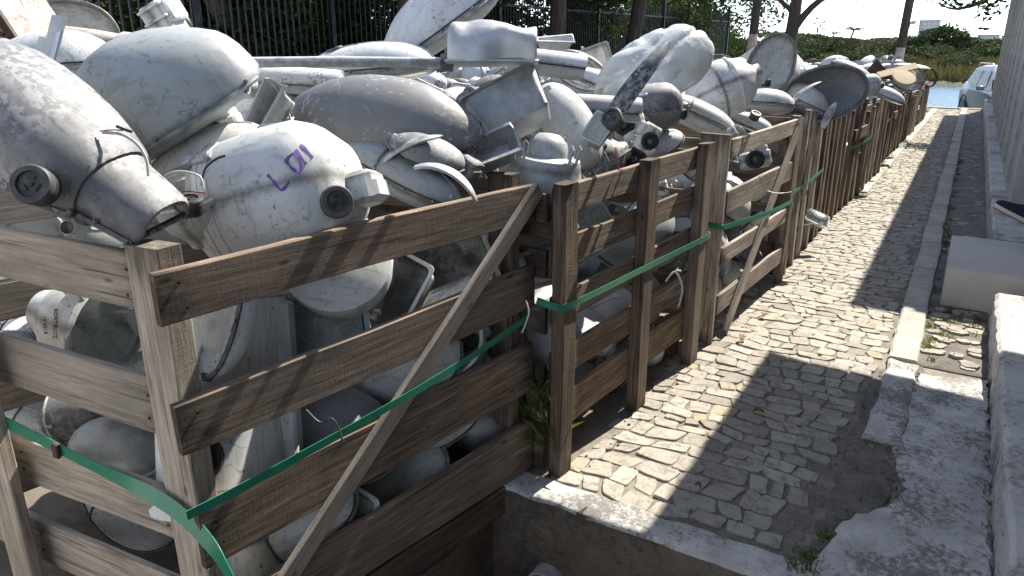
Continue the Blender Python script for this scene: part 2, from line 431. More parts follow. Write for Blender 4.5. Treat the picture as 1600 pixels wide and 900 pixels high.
tag(ground, kind='structure')
t = NT('dry_riverside_grass'); c = t.coord(rnd=False); f = t.noise(c, 0.12, 5, 0.6); g = t.noise(c, 1.2, 4, 0.7)
bc = t.ramp(f, [(0.35, (0.04, 0.05, 0.02)), (0.5, (0.08, 0.076, 0.034)), (0.62, (0.13, 0.10, 0.058))])
bc = t.mix(t.ramp(g, [(0.35, 0.6), (0.6, 0)]), bc, (0.06, 0.075, 0.03))
gm = t.out(bc, 0.95, 0.0, t.bump(g, 0.8, 0.3))
fxs = sorted(set(list(range(-220, 80, 12)) + [-1500, -900, -600, -400, -300, 120, 180, 300, 600, 1200]))
far = sheet('far_bank', fxs, [80, 83, 85, 86, 87.5, 89, 95, 102, 110, 120, 132, 146, 165, 200, 260, 350, 500, 900, 1600, 3000], gm)
tag(far, kind='structure')
t = NT('river_water'); c = t.coord((1, 0.35, 1), False); f = t.noise(c, 3.0, 4, 0.65); g = t.noise(c, 11.0, 3, 0.6)
wm = t.out((0.035, 0.10, 0.15), 0.12, 0.0, t.bump(g, 0.55, 0.08, t.bump(f, 0.5, 0.25)), IOR=1.33)
m = MB(); m.add([(-1500, 30.5, -2.55), (1500, 30.5, -2.55), (1500, 87, -2.55), (-1500, 87, -2.55)], [(0, 1, 2, 3)])
tag(obj('river', m.mesh('river'), wm), kind='structure')

# ---- drain pit at the end of the path
m = MB()
X0, X1, Y0, Y1, ZB = -1.27, 0.0, 0.5, 1.97, -0.62
def gridwall(m, a, b, zt, zb, n=10, k=5, amp=0.008):
    a, b = Vector((*a, 0)), Vector((*b, 0)); base = len(m.v); nn = Vector((-(b - a).y, (b - a).x, 0)).normalized()
    for i in range(n + 1):
        for j in range(k + 1):
            p = a.lerp(b, i / n); p.z = lerp(zb, zt, j / k)
            q = p + nn * (amp * noise.noise(p * 9)); m.v.append(tuple(q))
    for i in range(n):
        for j in range(k):
            m.f.append((base + i * (k + 1) + j, base + (i + 1) * (k + 1) + j, base + (i + 1) * (k + 1) + j + 1, base + i * (k + 1) + j + 1))
gridwall(m, (X0, Y0), (X0, Y1), -0.118, ZB); gridwall(m, (X1, Y1), (X1, Y0), -0.03, ZB); gridwall(m, (X1, Y0), (X0, Y0), -0.03, ZB)
m.add([(X0, Y0, ZB), (X1, Y0, ZB), (X1, Y1 + .03, ZB), (X0, Y1 + .03, ZB)], [(0, 1, 2, 3)])
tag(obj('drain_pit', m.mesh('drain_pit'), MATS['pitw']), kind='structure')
# kerb closing the path above the pit
def roughbar(x0, x1, y0, y1, z0, z1, n, amp, seed, r=0.015):
    """a long concrete bar along X with rounded, worn top edges"""
    m = MB(); rs = []
    for i in range(n + 1):
        x = lerp(x0, x1, i / n)
        q = [(y0, z0), (y0, (z0 + z1) / 2), (y0, z1 - r), (y0 + r * .35, z1 - r * .35), (y0 + r, z1), ((y0 + y1) / 2, z1), (y1 - r, z1), (y1, z1 - r), (y1, z0)]
        rs.append([(x + amp * noise.noise((x * 7, y * 9, z * 9 + seed)), y + amp * noise.noise((x * 11, y * 9 + 5, z * 9 + seed)), z + amp * .6 * noise.noise((x * 13, y * 9 + 9, z * 5 + seed))) for y, z in q])
    return m.rings(rs, True, True)
m = roughbar(-1.33, 0.35, 1.965, 2.105, -0.64, 0.012, 42, 0.012, 3)
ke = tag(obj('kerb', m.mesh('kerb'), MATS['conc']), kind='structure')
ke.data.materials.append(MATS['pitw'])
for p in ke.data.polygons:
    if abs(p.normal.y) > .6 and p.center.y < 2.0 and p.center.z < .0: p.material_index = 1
m = MB(); pts = [(0.058, 0), (0.058, 0.16), (0.050, 0.16), (0.047, 0.155), (0.047, 0)]
PM = frame(aty(850, 910, 1.93) + Vector((0, .13, 0)), (0, -1, 0), (0, 0, 1))
m.lathe(pts, 28, axis='X', caps=False)
tag(obj('drain_pipe', m.mesh('drain_pipe'), MATS['plinth'], None, PM), 'short grey plastic drain pipe sticking out of the pit wall', 'pipe')

# ---- path base, soil strip, kerbs
m = MB()
for i in range(40):
    y0, y1 = 2.1 + 18.9 * i / 40, 2.1 + 18.9 * (i + 1) / 40
    m.add([(-1.6, y0, 0), (0.32, y0, 0), (0.32, y1, 0), (-1.6, y1, 0)], [(0, 1, 2, 3)])
path = tag(obj('path', m.mesh('path'), MATS['grout']), kind='structure')
def patch(name, pts, z, mat, h=None, parent=None, amp=0.006, step=0.05, bev=0.012):
    """an uneven raised patch with a ragged edge; pts counter-clockwise (x, y)"""
    q = []
    for a, b in zip(pts, pts[1:] + pts[:1]):
        a, b = Vector(a), Vector(b); n = max(1, int((b - a).length / step))
        for i in range(n):
            p = a.lerp(b, i / n); q.append((p.x + amp * 2 * noise.noise((p.x * 17, p.y * 17, 1)), p.y + amp * 2 * noise.noise((p.x * 17, p.y * 17, 8))))
    cx = sum(p[0] for p in q) / len(q); cy = sum(p[1] for p in q) / len(q)
    m = MB(); rs = [[(x, y, -0.02) for x, y in q], [(x, y, z - bev) for x, y in q]]
    for k, zz in ((bev * 2.6, z),):
        r = []
        for x, y in q:
            d = Vector((cx - x, cy - y)); d.normalize(); r.append((x + d.x * k, y + d.y * k, zz + amp * .6 * noise.noise((x * 9, y * 9, 3))))
        rs.append(r)
    m.rings(rs, True, False); b = len(m.v) - len(q)
    m.f.append(tuple(range(b, b + len(q))))
    return obj(name, m.mesh(name), mat, parent)
def px2(l, z=0.0): return [(atz(x, y, z).x, atz(x, y, z).y) for x, y in l]
soil = patch('soil_strip', px2([(1262, 884), (1365, 580), (1440, 572), (1450, 600), (1400, 760), (1300, 895)]), 0.006, MATS['soil'], bev=0.004, amp=.016, step=.03)
tag(soil, kind='structure')
slab_pts = [(0.30, 2.11)] + [(0.30, 3.92)] + px2([(1439, 586), (1417, 617), (1398, 650), (1390, 690), (1397, 735), (1424, 772), (1400, 790), (1362, 812), (1330, 822), (1305, 836), (1285, 862), (1262, 893)])
slab = patch('concrete_slab', slab_pts, 0.024, MATS['conc'], amp=0.012, step=0.025, bev=0.018)
tag(slab, kind='structure')
kerbs = None
y = 3.02
k = 0
while y < 20.9:                                   # kerb stones between path and verge
    L = .9 if k == 0 else R.uniform(0.8, 1.0); m = MB()
    m = roughbar(0, min(L, 20.95 - y) - 0.012, -0.068, 0.068, -0.05, (0.045 if k else .034) + R.uniform(-.006, .006), 22, 0.008 if k else .02, k * 3.1, 0.012)
    M = T(-0.075 + 0.0 * k, y, 0) @ RZ(PI / 2 + R.uniform(-.012, .012))
    o = obj('kerb_stone', m.mesh('kerb_stone'), MATS['kerb' if k else 'conc'], path, M)
    y += L; k += 1
verge = patch('verge', [(-0.01, 3.95), (0.30, 3.95), (0.30, 20.9), (-0.01, 20.9)], 0.012, MATS['soil'], step=0.12, amp=0.004, bev=0.006)
tag(verge, kind='structure')

# ---- paving stones
def stone_poly(cs, rnd):
    q = []
    for a, b in zip(cs, cs[1:] + cs[:1]):
        a, b = Vector(a), Vector(b); d = (b - a); n = Vector((-d.y, d.x))
        q.append(a + d * 0.10 + n * rnd.uniform(-.02, .03)); q.append(a + d * 0.5 + n * rnd.uniform(-.05, .06)); q.append(a + d * .9 + n * rnd.uniform(-.02, .03))
    return q
def stone_mesh(m, q, rnd, hgt, o=(0, 0)):
    c = sum(q, Vector((0, 0))) / len(q); tx, ty = rnd.uniform(-.05, .05), rnd.uniform(-.05, .05)
    def ring(s, z, tilt): return [(c.x + (p.x - c.x) * s - o[0], c.y + (p.y - c.y) * s - o[1], z + (tilt * ((p.x - c.x) * tx + (p.y - c.y) * ty))) for p in q]
    b = len(m.v); n = len(q)
    m.rings([ring(1.0, -0.004, 0), ring(.985, hgt * .8, 1), ring(.945, hgt, 1)], True, False)
    m.v.append((c.x - o[0], c.y - o[1], hgt)); ci = len(m.v) - 1
    for j in range(n): m.f.append((b + 2 * n + j, b + 2 * n + (j + 1) % n, ci))
rs_ = random.Random(11)
DX, DY = 0.098, 0.083
def warp(x, y):
    k = 0.5 + 0.5 * max(0, min(1, (-0.45 - x) / 0.3))
    a = noise.noise((x * 5, y * 5, 2)); b = noise.noise((x * 5, y * 5, 17)); c2 = noise.noise((x * 1.3, y * 1.3, 5))
    return (x + k * 0.045 * a + 0.02 * c2, y + k * 0.055 * b + 0.03 * c2)
cells = []
row = 0; y = 2.125
while y < 20.8:
    x = -1.22 if y < 9 else -1.0
    x += (row % 2) * DX * .5
    h = DY * rs_.uniform(.8, 1.25)
    while True:
        wd = DX * rs_.choice((.65, .8, .95, 1.0, 1.15, 1.3, 1.6))
        lim = -0.155 if y > 3.85 else lerp(-0.26, -0.17, (y - 2.1) / 1.75)
        if x + wd * .7 > lim: break
        if x + wd > lim: wd = lim - x
        g = 0.0022 + rs_.uniform(0, .003)
        cs = [(x + g, y + g), (x + wd - g, y + g), (x + wd - g, y + h - g), (x + g, y + h - g)]
        cs = [warp(*p) for p in cs]
        cs = [(a + rs_.uniform(-.010, .010), b + rs_.uniform(-.007, .007)) for a, b in cs]; sh_ = rs_.uniform(-.012, .012); cs = [(a + (sh_ if q in (2, 3) else -sh_), b) for q, (a, b) in enumerate(cs)]
        sh = (cs[2][0] - cs[0][0])
        cells.append((cs, rs_.uniform(.005, .010)))
        x += wd
    y += h; row += 1
def vis(c):
    p = proj((c[0][0][0], c[0][0][1], 0)); return p[2] > 0 and -30 < p[0] < 1630 and -30 < p[1] < 940 and c[0][0][0] > -1.12
cells = [c for c in cells if vis(c)]
mf = MB()
for i, (cs, hg) in enumerate(cells):
    q = stone_poly(cs, rs_)
    if i < 300:
        c0 = sum(q, Vector((0, 0))) / len(q); m = MB(); stone_mesh(m, q, rs_, hg, (c0.x, c0.y))
        obj('paving_stone', m.mesh('paving_stone', True, 18), MATS['stone'], path, T(c0.x, c0.y, 0))
    else:
        stone_mesh(mf, q, rs_, hg)
o = obj('paving_stones_beyond', mf.mesh('paving_stones_beyond', True, 50), MATS['stonefar'], path); o['kind'] = 'stuff'
for y0, y1, n in ((3.97, 4.9, 34), (6.1, 20, 120)):          # sparse uneven stones in the verge
    mv = MB()
    for i in range(n):
        cx, cy = rs_.uniform(.03, .26), rs_.uniform(y0, y1); a = rs_.uniform(0, 6.28); sz = rs_.uniform(.03, .055)
        q = [Vector((cx + sz * rs_.uniform(.8, 1.3) * math.cos(a + k * PI / 3), cy + sz * .8 * rs_.uniform(.8, 1.2) * math.sin(a + k * PI / 3))) for k in range(6)]
        if y0 < 5:
            m = MB(); stone_mesh(m, q, rs_, rs_.uniform(.014, .026), (cx, cy)); obj('verge_stone', m.mesh('verge_stone', True, 50), MATS['stone'], verge, T(cx, cy, 0.002))
        else: stone_mesh(mv, q, rs_, rs_.uniform(.014, .024))
    if y0 > 5:
        o = obj('verge_stones_beyond', mv.mesh('verge_stones_beyond', True, 50), MATS['stonefar'], verge); o['kind'] = 'stuff'
# low kerb along the crate side further on and cross pavement at the path end
m = roughbar(0, 12, -0.06, 0.06, -0.05, 0.03, 60, 0.012, 9.5)
o = obj('edge_kerb', m.mesh('edge_kerb'), MATS['kerb'], path, T(-0.83, 8.6, 0) @ RZ(PI / 2 - 0.012))
m = MB(); 
for i in range(18):
    m.bbox((-1.9 + i * .30, 21.0, 0.0), (.292, .16, .07), .008)
tag(obj('end_kerb', m.mesh('end_kerb'), MATS['kerb']), kind='structure')

# ---- plinth, step block and building on the right
m = roughbar(-1.0, 4.74, -0.33, 0.33, -0.05, 0.215, 110, 0.014, 21, 0.016)
tag(obj('plinth', m.mesh('plinth'), MATS['plinth'], None, T(0.63, 0, 0) @ RZ(PI / 2)), kind='structure')
m = roughbar(0, 15.2, -0.33, 0.33, -0.05, 0.235, 130, 0.012, 24, 0.014)
tag(obj('plinth', m.mesh('plinth'), MATS['plinth'], None, T(0.635, 6.03, 0) @ RZ(PI / 2)), kind='structure')
m = roughbar(0, 1.25, -0.46, 0.46, -0.05, 0.255, 14, 0.004, 27, 0.012)
t = NT('painted_step'); c = t.coord(rnd=False); f = t.noise(c, 4, 5, 0.6); g = t.noise(c, 40, 3)
stepm = t.out(t.mix(t.ramp(f, [(0.4, 0), (0.75, 0.6)]), (0.52, 0.49, 0.45), (0.40, 0.375, 0.34)), 0.85, 0.0, t.bump(g, 0.2, 0.003))
tag(obj('doorstep', m.mesh('doorstep'), stepm, None, T(0.05, 5.46, 0) @ Matrix()), 'pale painted concrete doorstep block beside the plinth', 'step')
m = MB(); m.bbox((0, 0, 0), (6.5, .18, 2.6), .01)
tag(obj('bounce_wall', m.mesh('bounce_wall', False), MATS['bouncew'], None, T(-4.9, -1.35, 1.2)), 'unseen white wall added behind the viewer to bounce light onto the crates', 'wall')  # added out of view, only to reflect sunlight onto the crate fronts
bld = empty('building', T(2, 10, 0), 'grey rendered building with glass block strips along the right of the path', 'building')
def wallbox(name, c, d, mat=MATS['wall'], p=None):
    m = MB(); m.box((0, 0, 0), d); return obj(name, m.mesh(name, False), mat, p or bld, T(*c))
BX, BY0, BY1, BH = 0.43, 7.35, 21.6, 3.0
strips = [8.25 + 1.35 * i for i in range(10)]
ys_ = [BY0] + [v for s in strips for v in (s - .06, s + .06)] + [BY1]
for i in range(0, len(ys_), 2):
    wallbox('wall_panel', (BX + .1, (ys_[i] + ys_[i + 1]) / 2, BH / 2), (.2, ys_[i + 1] - ys_[i], BH))
    yb = ys_[i + 1] - .035
    if i < len(ys_) - 2: wallbox('pilaster', (BX - .012, yb, BH / 2 + .15), (.024, .05, BH - .32))
t = NT('glass_block'); c = t.coord(); f = t.noise(c, 30, 2)
gb = t.out(t.mix(f, (0.50, 0.56, 0.55), (0.68, 0.72, 0.70)), 0.15, 0.0, t.bump(f, 0.3, 0.01))
m = MB(); m.bbox((0, 0, 0), (.06, .108, .186), .008); gbm = m.mesh('glass_block', False)
for s in strips:
    wallbox('strip_sill', (BX + .1, s, .24), (.196, .12, .48))
    wallbox('strip_head', (BX + .1, s, BH - .14), (.196, .12, .28))
    wallbox('strip_backing', (BX + .15, s, 1.6), (.08, .12, 2.24))
    for k in range(11): obj('glass_block', gbm, gb, bld, T(BX + .045, s, .578 + .2 * k))
wallbox('wall_end', (2.35, BY0 + .1, BH / 2), (3.4, .2, BH)); wallbox('wall_end', (2.35, BY1 - .1, BH / 2), (3.4, .2, BH)); wallbox('wall_back', (4.1, 14.4, BH / 2), (.2, 13.8, BH))
m = MB(); m.box((0, 0, 0), (4.1, 14.2, .12)); obj('roof', m.mesh('roof', False), MATS['kerb'], bld, T(2.16, 14.6, BH + .06))
# porch wall nearer to the camera, with a doorway and a canopy above the path
PX = 0.99
for ya, yb, za, zb in ((-4, 5.35, 0, 3.0), (6.45, 7.34, 0, 3.0), (5.35, 6.45, 2.3, 3.0)):
    wallbox('porch_wall', (PX + .1, (ya + yb) / 2, (za + zb) / 2), (.2, yb - ya, zb - za))
m = MB(); m.box((0, 0, 0), (.05, 1.0, 2.05)); m2 = MB(); m2.lathe([(.0, 0), (.022, 0), (.022, .05), (0, .05)], 12, T(-.03, -.4, 0), 'X')
t = NT('door_wood'); c = t.coord((3, 3, .5)); dm = t.out(t.mix(t.noise(c, 5, 4), (0.10, 0.06, 0.035), (0.18, 0.11, 0.07)), 0.5)
d = obj('door', m.mesh('door', False), dm, bld, T(1.75, 6.5, 1.29) @ RZ(PI / 2 + .1)); obj('handle', m2.mesh('handle'), MATS['alu'], d, WM[d] @ T(0, 0, 0))
wallbox('floor_slab', (1.9, 4.3, .12), (1.7, 6, .2)); wallbox('inner_wall', (2.8, 2.4, 1.5), (.2, 9.5, 3.0))
wallbox('inner_wall', (2.0, -4.1, 1.5), (1.8, .2, 3.0))
m = MB(); m.box((0, 0, 0), (1.9, 11.2, .12)); obj('roof', m.mesh('roof', False), MATS['kerb'], bld, T(1.95, 1.75, 3.06))
t = NT('fibre_cement'); c = t.coord(rnd=False); f = t.noise(c, 3, 5); rm = t.out(t.mix(f, (0.2, 0.19, 0.18), (0.34, 0.32, 0.3)), 0.9)
m = MB(); n = 110; rs = []
for i in range(n + 1):
    yy = -3.5 + 9.55 * i / n; zz = .018 * math.sin(i * PI / 2.2)
    rs.append([(-0.24, yy, 2.60 + zz), (1.15, yy, 2.78 + zz), (1.15, yy, 2.786 + zz), (-0.24, yy, 2.606 + zz)])
m.rings(rs, True, True); obj('canopy', m.mesh('canopy'), rm, bld)
for yy in (-3.2, -0.3, 2.9, 5.9):
    m = MB(); m.bbox((0, 0, 0), (1.2, .05, .08), .004); obj('rafter', m.mesh('rafter', False), MATS['wdark'], bld, T(.45, yy, 2.62) @ Matrix.Rotation(-.145, 4, 'Y'))
# ================================================================== CRATES
rc = random.Random(23)
def board(name, P0, P1, up, w0, w1, th, mat, parent, fine=True, out=None):
    """sawn board from P0 to P1 (axis); up = direction of its width; out = direction its thickness grows from the axis face"""
    P0, P1 = Vector(P0), Vector(P1)
    M = frame((P0 + P1) / 2, P1 - P0, up)
    L = (P1 - P0).length; s = 1 if out is None else (1 if (M.to_3x3() @ Vector((0, 1, 0))).dot(Vector(out)) > 0 else -1)
    yo = 0 if out is None else s * th / 2
    m = MB(); n = 7 if fine else 1; b = 0.0035 if fine else 0; sd = rc.uniform(0, 99); rs = []
    bow = rc.uniform(-.006, .006)
    for i in range(n + 1):
        t_ = i / n; x = (t_ - .5) * L; hw = lerp(w0, w1, t_) / 2; ht = th / 2
        a1 = .004 * noise.noise((x * 6, sd, 0)) if fine else 0; a2 = .004 * noise.noise((x * 6, sd, 5)) if fine else 0
        zc = bow * math.sin(PI * t_) if fine else 0
        e0 = .004 * noise.noise((sd, i, 2)) if i in (0, n) and fine else 0
        if b: q = [(-ht, -hw + b + a1), (-ht + b, -hw + a1), (ht - b, -hw + a1), (ht, -hw + b + a1), (ht, hw - b + a2), (ht - b, hw + a2), (-ht + b, hw + a2), (-ht, hw - b + a2)]
        else: q = [(-ht, -hw), (ht, -hw), (ht, hw), (-ht, hw)]
        rs.append([(x + e0 * (1 if z > 0 else -1.5), yo + y, z + zc) for y, z in q])
    m.rings(rs, True, True)
    return obj(name, m.mesh(name, False), mat, parent, M)
nail_me = None
def nails(o, spots, s):
    """nail heads on a board: spots (x, z) in its own frame, s = side of the face"""
    global nail_me
    if nail_me is None:
        m = MB(); m.lathe([(.0045, 0), (.0045, .0016), (.003, .0022)], 8, axis='Z'); nail_me = m.mesh('nail')
    for x, z in spots:
        obj('nail', nail_me, MATS['nail'], o, WM[o] @ T(x, s, z) @ Matrix.Rotation(-PI / 2 if s > 0 else PI / 2, 4, 'X'))
def fplank(parent, A, B, z0a, z1a, z0b, z1b, mat, th=.022, inward=None, name='plank', fine=True):
    A, B = Vector((*A, (z0a + z1a) / 2)), Vector((*B, (z0b + z1b) / 2))
    return board(name, A, B, (0, 0, 1), z1a - z0a, z1b - z0b, th, mat, parent, fine, inward)
WG, WB, WD = MATS['wgrey'], MATS['wbrown'], MATS['wdark']
crates = []
GC = 'wooden crates lined up along the path'
# --- nearest crate, boards read off the photograph
A, B = Vector((-1.40, .868)), Vector((-1.19, 2.125))
cr1 = empty('wooden_crate', T(-1.8, 1.45, -.12), 'nearest wooden crate with a diagonal brace and a loose green strap end', 'crate', GC)
def on(t): p = A.lerp(B, t); return (p.x, p.y)
inn = (-.986, .166, 0); outw = (.986, -.166, 0)
p = fplank(cr1, on(0), on(1), .968, 1.086, .972, 1.098, WB, .024, inn); s = -.0005 if False else 0
rp = [p,
      fplank(cr1, on(0.0), on(.998), .650, .779, .666, .819, WB, .024, inn),
      fplank(cr1, on(0.01), on(.995), .330, .500, .342, .532, WB, .024, inn),
      fplank(cr1, on(.02), on(.997), .030, .212, .020, .223, WB, .024, inn),
      fplank(cr1, on(.02), on(.95), -.105, .018, -.105, .006, WD, .024, inn)]
for q in rp[:4]:
    L = (B - A).length / 2
    nails(q, [(-L + .05, .03), (-L + .06, -.03), (L - .05, .035), (L - .045, -.035)], (.0 if False else (-.0002)) if (WM[q].to_3x3() @ Vector((0, -1, 0))).dot(Vector(outw)) > 0 else .0002)
a0 = Vector((*on(.995), 1.085)); a1 = Vector((*on(-.03), -.02))
d_ = Vector(outw) * .004
board('brace', a0 + d_, a1 + d_, (0, -.6, 1), .062, .066, .02, WG, cr1, True, outw)
def post(parent, x0, x1, y0, y1, z0, z1, mat, lean=(0, 0), name='post', fine=True):
    P0, P1 = ((x0 + x1) / 2 + lean[0], (y0 + y1) / 2 + lean[1], z0), ((x0 + x1) / 2, (y0 + y1) / 2, z1)
    o = board(name, P0, P1, (1, 0, 0), x1 - x0, x1 - x0, y1 - y0, mat, parent, fine)
    return o
post(cr1, -1.555, -1.432, .905, .965, -.12, 1.125, WG)
post(cr1, -1.33, -1.235, 2.04, 2.095, -.1, 1.135, WB)
post(cr1, -2.275, -2.145, .800, .832, -.12, 1.10, WG)
post(cr1, -2.52, -2.43, 2.0, 2.06, -.12, 1.12, WG)
F0, F1 = (-1.552, .932), (-2.72, .822)
fin = (.09, 1, 0)
for z0a, z1a, z0b, z1b in ((.950, 1.092, .975, 1.105), (.622, .776, .640, .790), (.312, .462, .312, .458), (.015, .172, .03, .185)):
    q = fplank(cr1, F0, F1, z0a, z1a, z0b, z1b, WG, .024, fin); sg = -1 if (WM[q].to_3x3() @ Vector((0, -1, 0))).dot(Vector((-.09, -1, 0))) > 0 else 1
    nails(q, [(-.54, .03), (-.53, -.035), (.06, .03), (.07, -.03)], .0003 * sg)
for k in range(4):
    z = .02 + .32 * k
    fplank(cr1, (-1.24, 2.10), (-2.5, 2.04), z, z + .13, z, z + .13, WB, .022, (0, -1, 0)); 
    fplank(cr1, (-2.72, .85), (-2.5, 2.03), z, z + .13, z, z + .13, WG, .022, (1, 0, 0))
fplank(cr1, (-1.6, .98), (-1.40, 2.0), -.1, -.02, -.1, -.02, WD, .3, name='base_board')
# --- crates two and three in their own frames, right face at local x = 0
def crate_root(x, y, a, label):
    M = T(x, y, 0) @ RZ(-a); e = empty('wooden_crate', M, label, 'crate', GC); return e, M
def cpost(e, M, x0, x1, y0, y1, z0, z1, mat, name='post', fine=True):
    P0, P1 = M @ Vector(((x0 + x1) / 2, (y0 + y1) / 2, z0)), M @ Vector(((x0 + x1) / 2, (y0 + y1) / 2, z1))
    return board(name, P0, P1, M.to_3x3() @ Vector((1, 0, 0)), x1 - x0, x1 - x0, y1 - y0, mat, e, fine)
def cplank(e, M, a, b, z0, z1, mat, th=.022, name='plank', fine=True):
    P0, P1 = M @ Vector((*a, (z0 + z1) / 2)), M @ Vector((*b, (z0 + z1) / 2))
    return board(name, P0, P1, (0, 0, 1), z1 - z0, z1 - z0, th, mat, e, fine)
e2, M2 = crate_root(-1.075, 2.12, math.radians(4.3), 'second wooden crate from the front, three upright posts facing the path')
for y0, y1 in ((0, .085), (.635, .725), (1.235, 1.325)): cpost(e2, M2, -.052, 0, y0, y1, -.0, 1.105, WB)
for z0, z1 in ((.985, 1.085), (.80, .905), (.59, .70), (.37, .487), (.145, .295)):
    cplank(e2, M2, (-.064, .03), (-.064, 1.31), z0, z1, WB)
for z0, z1 in ((.965, 1.065), (.77, .87), (.56, .66), (.34, .44), (.02, .16)):
    cplank(e2, M2, (-.02 - .06, -.012 + .03), (-1.2, -.012 + .02), z0, z1, WB, .022)
    cplank(e2, M2, (-.10, 1.312), (-1.2, 1.312), z0, z1, WB); cplank(e2, M2, (-1.2, .05), (-1.2, 1.3), z0, z1, WD)
cplank(e2, M2, (-.07, .06), (-1.18, .04), .9, 1.02, WD)
e3, M3 = crate_root(-.968, 3.69, math.radians(3.6), 'third wooden crate with a wide corner board and a leaning brace')
cpost(e3, M3, -.155, -.002, -.024, .0, 0, 1.115, WG); cpost(e3, M3, -.07, -.026, .003, .06, 0, 1.10, WB); cpost(e3, M3, -.05, 0, 1.245, 1.325, 0, 1.105, WB)
for z0, z1 in ((1.0, 1.09), (.71, .83), (.44, .53), (.16, .27)):
    cplank(e3, M3, (-.012, .02), (-.012, 1.25), z0, z1, WG)
    cplank(e3, M3, (-.15, .004), (-1.2, .0), z0 - .005, z1 - .005, WG); cplank(e3, M3, (-.07, 1.30), (-1.2, 1.30), z0, z1, WB); cplank(e3, M3, (-1.2, .02), (-1.2, 1.3), z0, z1, WD)
board('brace', M3 @ Vector((.003, 1.25, 1.08)), M3 @ Vector((.003, .14, .03)), (0, -.6, 1), .075, .075, .02, WG, e3, True, M3.to_3x3() @ Vector((1, 0, 0)))
crates += [(cr1, None), (e2, M2), (e3, M3)]
ORD = ['fourth', 'fifth', 'sixth', 'seventh', 'eighth', 'ninth', 'tenth', 'eleventh', 'twelfth', 'thirteenth']
yk = 5.10
for k in range(10):
    L = rc.uniform(1.16, 1.26); hgt = max(.72, 1.08 - .045 * k) + rc.uniform(-.02, .02)
    x = -.895 + .0095 * (yk - 5.1) + rc.uniform(-.03, .02)
    e, M = crate_root(x, yk, math.radians(1.5) + rc.uniform(-.03, .03), ORD[k] + ' wooden crate from the front in the row along the path')
    n = 5 if k < 6 else 6; mt = WG if k % 2 else WB
    for i in range(n):
        yy = .02 + (L - .12) * i / (n - 1) + rc.uniform(-.02, .02); ww = rc.uniform(.05, .085)
        cpost(e, M, -.03 - .01 * (i % 2), -.002 * (i % 3), yy, yy + ww, .0, hgt + rc.uniform(-.12, .05), rc.choice((WD, WB, WB, WG)), fine=k < 3)
    cpost(e, M, -.13, -.06, .02, .04, 0, hgt, WD, fine=False)
    for z0 in (.08, .36, .64, hgt - .15):
        z0 += rc.uniform(-.03, .03); h_ = rc.uniform(.09, .12)
        cplank(e, M, (-.055, .01), (-.055, L), z0, z0 + h_, mt, fine=False); cplank(e, M, (-.075, .0), (-1.15, .0), z0, z0 + h_, WD, fine=False)
        cplank(e, M, (-.075, L), (-1.15, L), z0, z0 + h_, WD, fine=False); cplank(e, M, (-1.15, .02), (-1.15, L - .02), z0, z0 + h_, WD, fine=False)
    if k in (2, 5): cplank(e, M, (.01, .1), (.01, L * .6), hgt - .32, hgt - .22, WD, fine=False)
    crates.append((e, M)); yk += L + rc.uniform(.03, .09)
ROW_END = yk

# ---- green straps
def strap(label, pts, w=.016, th=.0012, widths=None):
    """flat band through pts (position, outward normal)"""
    P = spline([tuple(p) + tuple(n) for p, n in pts], 10 * (len(pts) - 1)); rs = []; pos = [Vector(p[:3]) for p in P]
    for i, p in enumerate(P):
        t_ = (pos[min(i + 1, len(P) - 1)] - pos[max(0, i - 1)]).normalized(); n_ = Vector(p[3:]).normalized(); u = t_.cross(n_).normalized(); n_ = u.cross(t_)
        c = pos[i]
        rs.append([c + u * w + n_ * th, c - u * w + n_ * th, c - u * w - n_ * th, c + u * w - n_ * th])
    m = MB(); m.rings(rs, True, True)
    o = obj('packing_strap', m.mesh('packing_strap', True, 60), MATS['strap'])
    return tag(o, label, 'strap', 'green straps around the crates')
def onface(px, py, off=.012):
    n = Vector((B.y - A.y, A.x - B.x, 0)).normalized(); r = ray(px, py); return CAM + r * ((n.dot(Vector((*A, 0)) + n * off - CAM)) / n.dot(r))
def onfront(px, py, off=.03):
    a, b = Vector((*F0, 0)), Vector((*F1, 0)); n = Vector((b.y - a.y, a.x - b.x, 0)).normalized()
    if n.y > 0: n = -n
    r = ray(px, py); return CAM + r * ((n.dot(a + n * off - CAM)) / n.dot(r))
nf, nr = (-.09, -1, 0), outw
nup = Vector((-.25, -.8, .5))
fs = strap('broad green strap sagging across the front of the nearest crate, loose end hanging', [(onfront(-60, 630, .04), nf), (onfront(5, 658, .045), nf), (onfront(70, 690, .04), nf), (onfront(160, 735, .03), nf), (onfront(240, 775, .05), nup), (onfront(292, 812, .06), nup), (onfront(335, 860, .075), nup), (onfront(372, 925, .08), nf)], .019)
m = MB(); m.bbox((0, 0, 0), (.022, .012, .044), .002); obj('seal', m.mesh('seal', False), MATS['rust'], fs, frame(onfront(88, 704, .044), onfront(110, 713, .04) - onfront(66, 692, .04), (0, 0, 1)))
strap('green strap stretched along the side of the nearest crate over its brace', [(onface(292, 806, .03), nr), (onface(400, 750, .035), nr), (onface(600, 640, .036), nr), (onface(720, 568, .02), nr), (onface(824, 497, .006), nr)], .0118)
n2 = M2.to_3x3() @ Vector((1, 0, 0)); n3 = M3.to_3x3() @ Vector((1, 0, 0))
strap('green strap pulled across the posts of the second crate', [(M2 @ Vector((-.09, -.03, .70)), (.3, -1, 0)), (M2 @ Vector((-.02, -.014, .685)), (.5, -.8, 0)), (M2 @ Vector((.008, .05, .683)), n2), (M2 @ Vector((.004, .66, .668)), n2), (M2 @ Vector((.004, 1.30, .655)), n2), (M2 @ Vector((-.02, 1.36, .655)), (.3, 1, 0))], .013)
